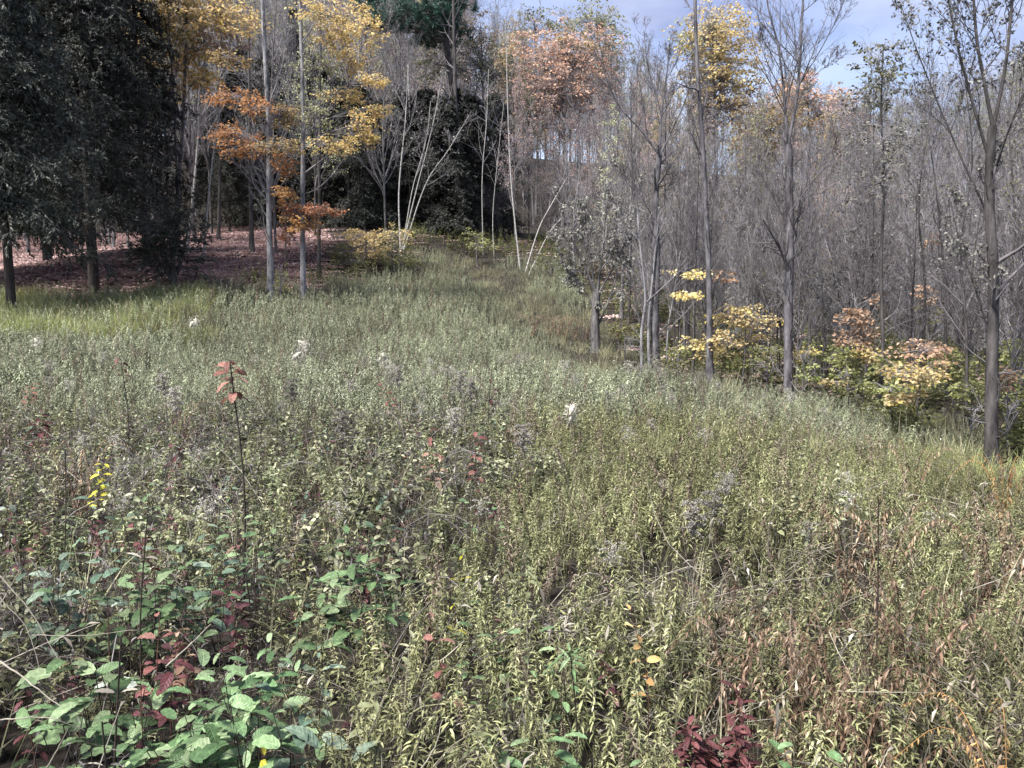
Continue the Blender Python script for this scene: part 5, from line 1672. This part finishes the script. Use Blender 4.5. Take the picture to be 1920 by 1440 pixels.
Xs, Ys = [], []
for y0, y1, de in ((9, 14, 100), (14, 22, 70), (22, 38, 48)):
    X, Y = scatter(y0, y1, de)
    k = in_meadow(X, Y)
    Xs.append(X[k]), Ys.append(Y[k])
X, Y = map(np.concatenate, (Xs, Ys))
stuff('meadow_undergrowth', 'pale grey green weeds covering the far meadow up to the trees', X, Y, weed_height(X, Y) / .68 * rng.uniform(.65, 1.15, len(X)), np.where(rng.random(len(X)) < .1, rng.integers(7, 10, len(X)), rng.integers(0, 7, len(X))), far_gold + dead_weed, 0, .24)

Xs, Ys = [], []
for y0, y1, de in ((1.0, 4, 12), (4, 9, 8), (9, 38, 8)):
    X, Y = scatter(y0, y1, de)
    k = in_meadow(X, Y) & (value_noise(X, Y, 1.1, 33) > .38) & (np.hypot(X, Y) > 1.15)
    Xs.append(X[k]), Ys.append(Y[k])
X, Y = map(np.concatenate, (Xs, Ys))
stuff('meadow_grass', 'fine pale grass blades mixed through the meadow weeds', X, Y, rng.uniform(.7, 1.3, len(X)), rng.integers(0, 5, len(X)), grass_p)

# bright strip along the far left edge of the meadow and patches at the right
X, Y = scatter(6, 24, 40)
k = in_meadow(X, Y)
lf = (X < -.40 * Y) & (Y > 17) & (Y < 23.5)
rt = (X > .38 * Y) & (Y > 6) & (Y < 13)
nzv = value_noise(X, Y, 1.2, 44)
nzw = value_noise(X, Y, .6, 45)
k &= (lf & (nzv * .6 + nzw * .4 > .34)) | (rt & (nzv * .5 + nzw * .5 > .57))
X, Y = X[k], Y[k]
stuff('bright_grass', 'bright yellow green grass along the far left meadow edge', X, Y, np.where(X < 0, rng.uniform(1.3, 2.0, len(X)), rng.uniform(.5, 1.0, len(X))), rng.integers(0, 4, len(X)), bright_p)

Xs, Ys = [], []
for y0, y1, de in ((1.0, 3, 160), (3, 9.6, 120)):
    X, Y = scatter(y0, y1, de)
    k = ((BR(X, Y) > -.1) | (rng.random(len(X)) < .05)) & (np.hypot(X, Y) > 1.1) & in_meadow(X, Y) & (value_noise(X, Y, .35, 61) > .28)
    Xs.append(X[k]), Ys.append(Y[k])
X, Y = map(np.concatenate, (Xs, Ys))
q_ = rng.random(len(X))
I_ = np.where(q_ < .45, rng.integers(0, 8, len(X)), np.where(q_ < .78, rng.integers(8, 13, len(X)), rng.integers(13, 18, len(X))))
stuff('bramble_undergrowth', 'dark low bramble and small olive leaves in the near left corner', X, Y, rng.uniform(.5, .95, len(X)), I_, broad_small + mixed_small + olive_small, 0, .3)

X, Y = scatter(1.2, 9.8, 8)
k = (BR(X, Y) > -.15) & (np.hypot(X, Y) > 1.3) & in_meadow(X, Y)
X, Y = X[k], Y[k]
stuff('bramble_canes', 'dark arching bramble canes with grey withered leaves at the near left', X, Y, rng.uniform(.5, .9, len(X)), rng.integers(0, 4, len(X)), cane_p, 0, .2)

Xs, Ys = [], []
for y0, y1, de in ((1.0, 4, 8), (4, 10, 2), (10, 20, 1)):
    X, Y = scatter(y0, y1, de)
    k = (np.hypot(X, Y) > 1.2) & in_meadow(X, Y)
    Xs.append(X[k]), Ys.append(Y[k])
X, Y = map(np.concatenate, (Xs, Ys))
stuff('dry_stalk_litter', 'dead pale stalks lying and leaning among the weeds', X, Y, rng.uniform(.7, 1.4, len(X)), rng.integers(0, 5, len(X)), stalk_p, -.05)

X, Y = scatter(2.2, 14, 1.5)
k = in_meadow(X, Y) & (value_noise(X, Y, 1.4, 91) > .5)
X, Y = X[k], Y[k]
stuff('seed_head_undergrowth', 'small dull grey seed heads standing scattered among the meadow weeds', X, Y, weed_height(X, Y) / .6 * rng.uniform(.8, 1.2, len(X)), rng.integers(0, 4, len(X)), seed_p)

X, Y = scatter(14, 46, 24)
k = ~in_meadow(X, Y) & (X < -.245 * Y + 1.5 * (value_noise(X, Y, 2.0, 12) - .5))
k2 = ~in_meadow(X, Y) & ~k & (rng.random(len(X)) < .05)
k = k | k2
stuff('fallen_leaves', 'reddish brown fallen leaves on the forest floor behind the meadow', X[k], Y[k], rng.uniform(.8, 1.3, k.sum()), rng.integers(0, 4, k.sum()), litter_p, -.01, .05)

Xs, Ys = [], []
for y0, y1, de in ((6, 16, 24), (16, 30, 18), (30, 50, 12)):
    X, Y = scatter(y0, y1, de)
    k = ~in_meadow(X, Y) & (((X > 1.5) & (value_noise(X, Y, 1.5, 77) > .3)) | ((X > -9.5) & (X < 3) & (Y < back_edge(X) + 5.5) & (value_noise(X, Y, 1.2, 78) > np.where(X > -7, .22, .5))))
    Xs.append(X[k]), Ys.append(Y[k])
X, Y = map(np.concatenate, (Xs, Ys))
stuff('woodland_undergrowth', 'green and yellow leafy undergrowth below the trees at the wood edge', X, Y, rng.uniform(.7, 1.5, len(X)), rng.integers(0, 5, len(X)), under_small, 0, .2)
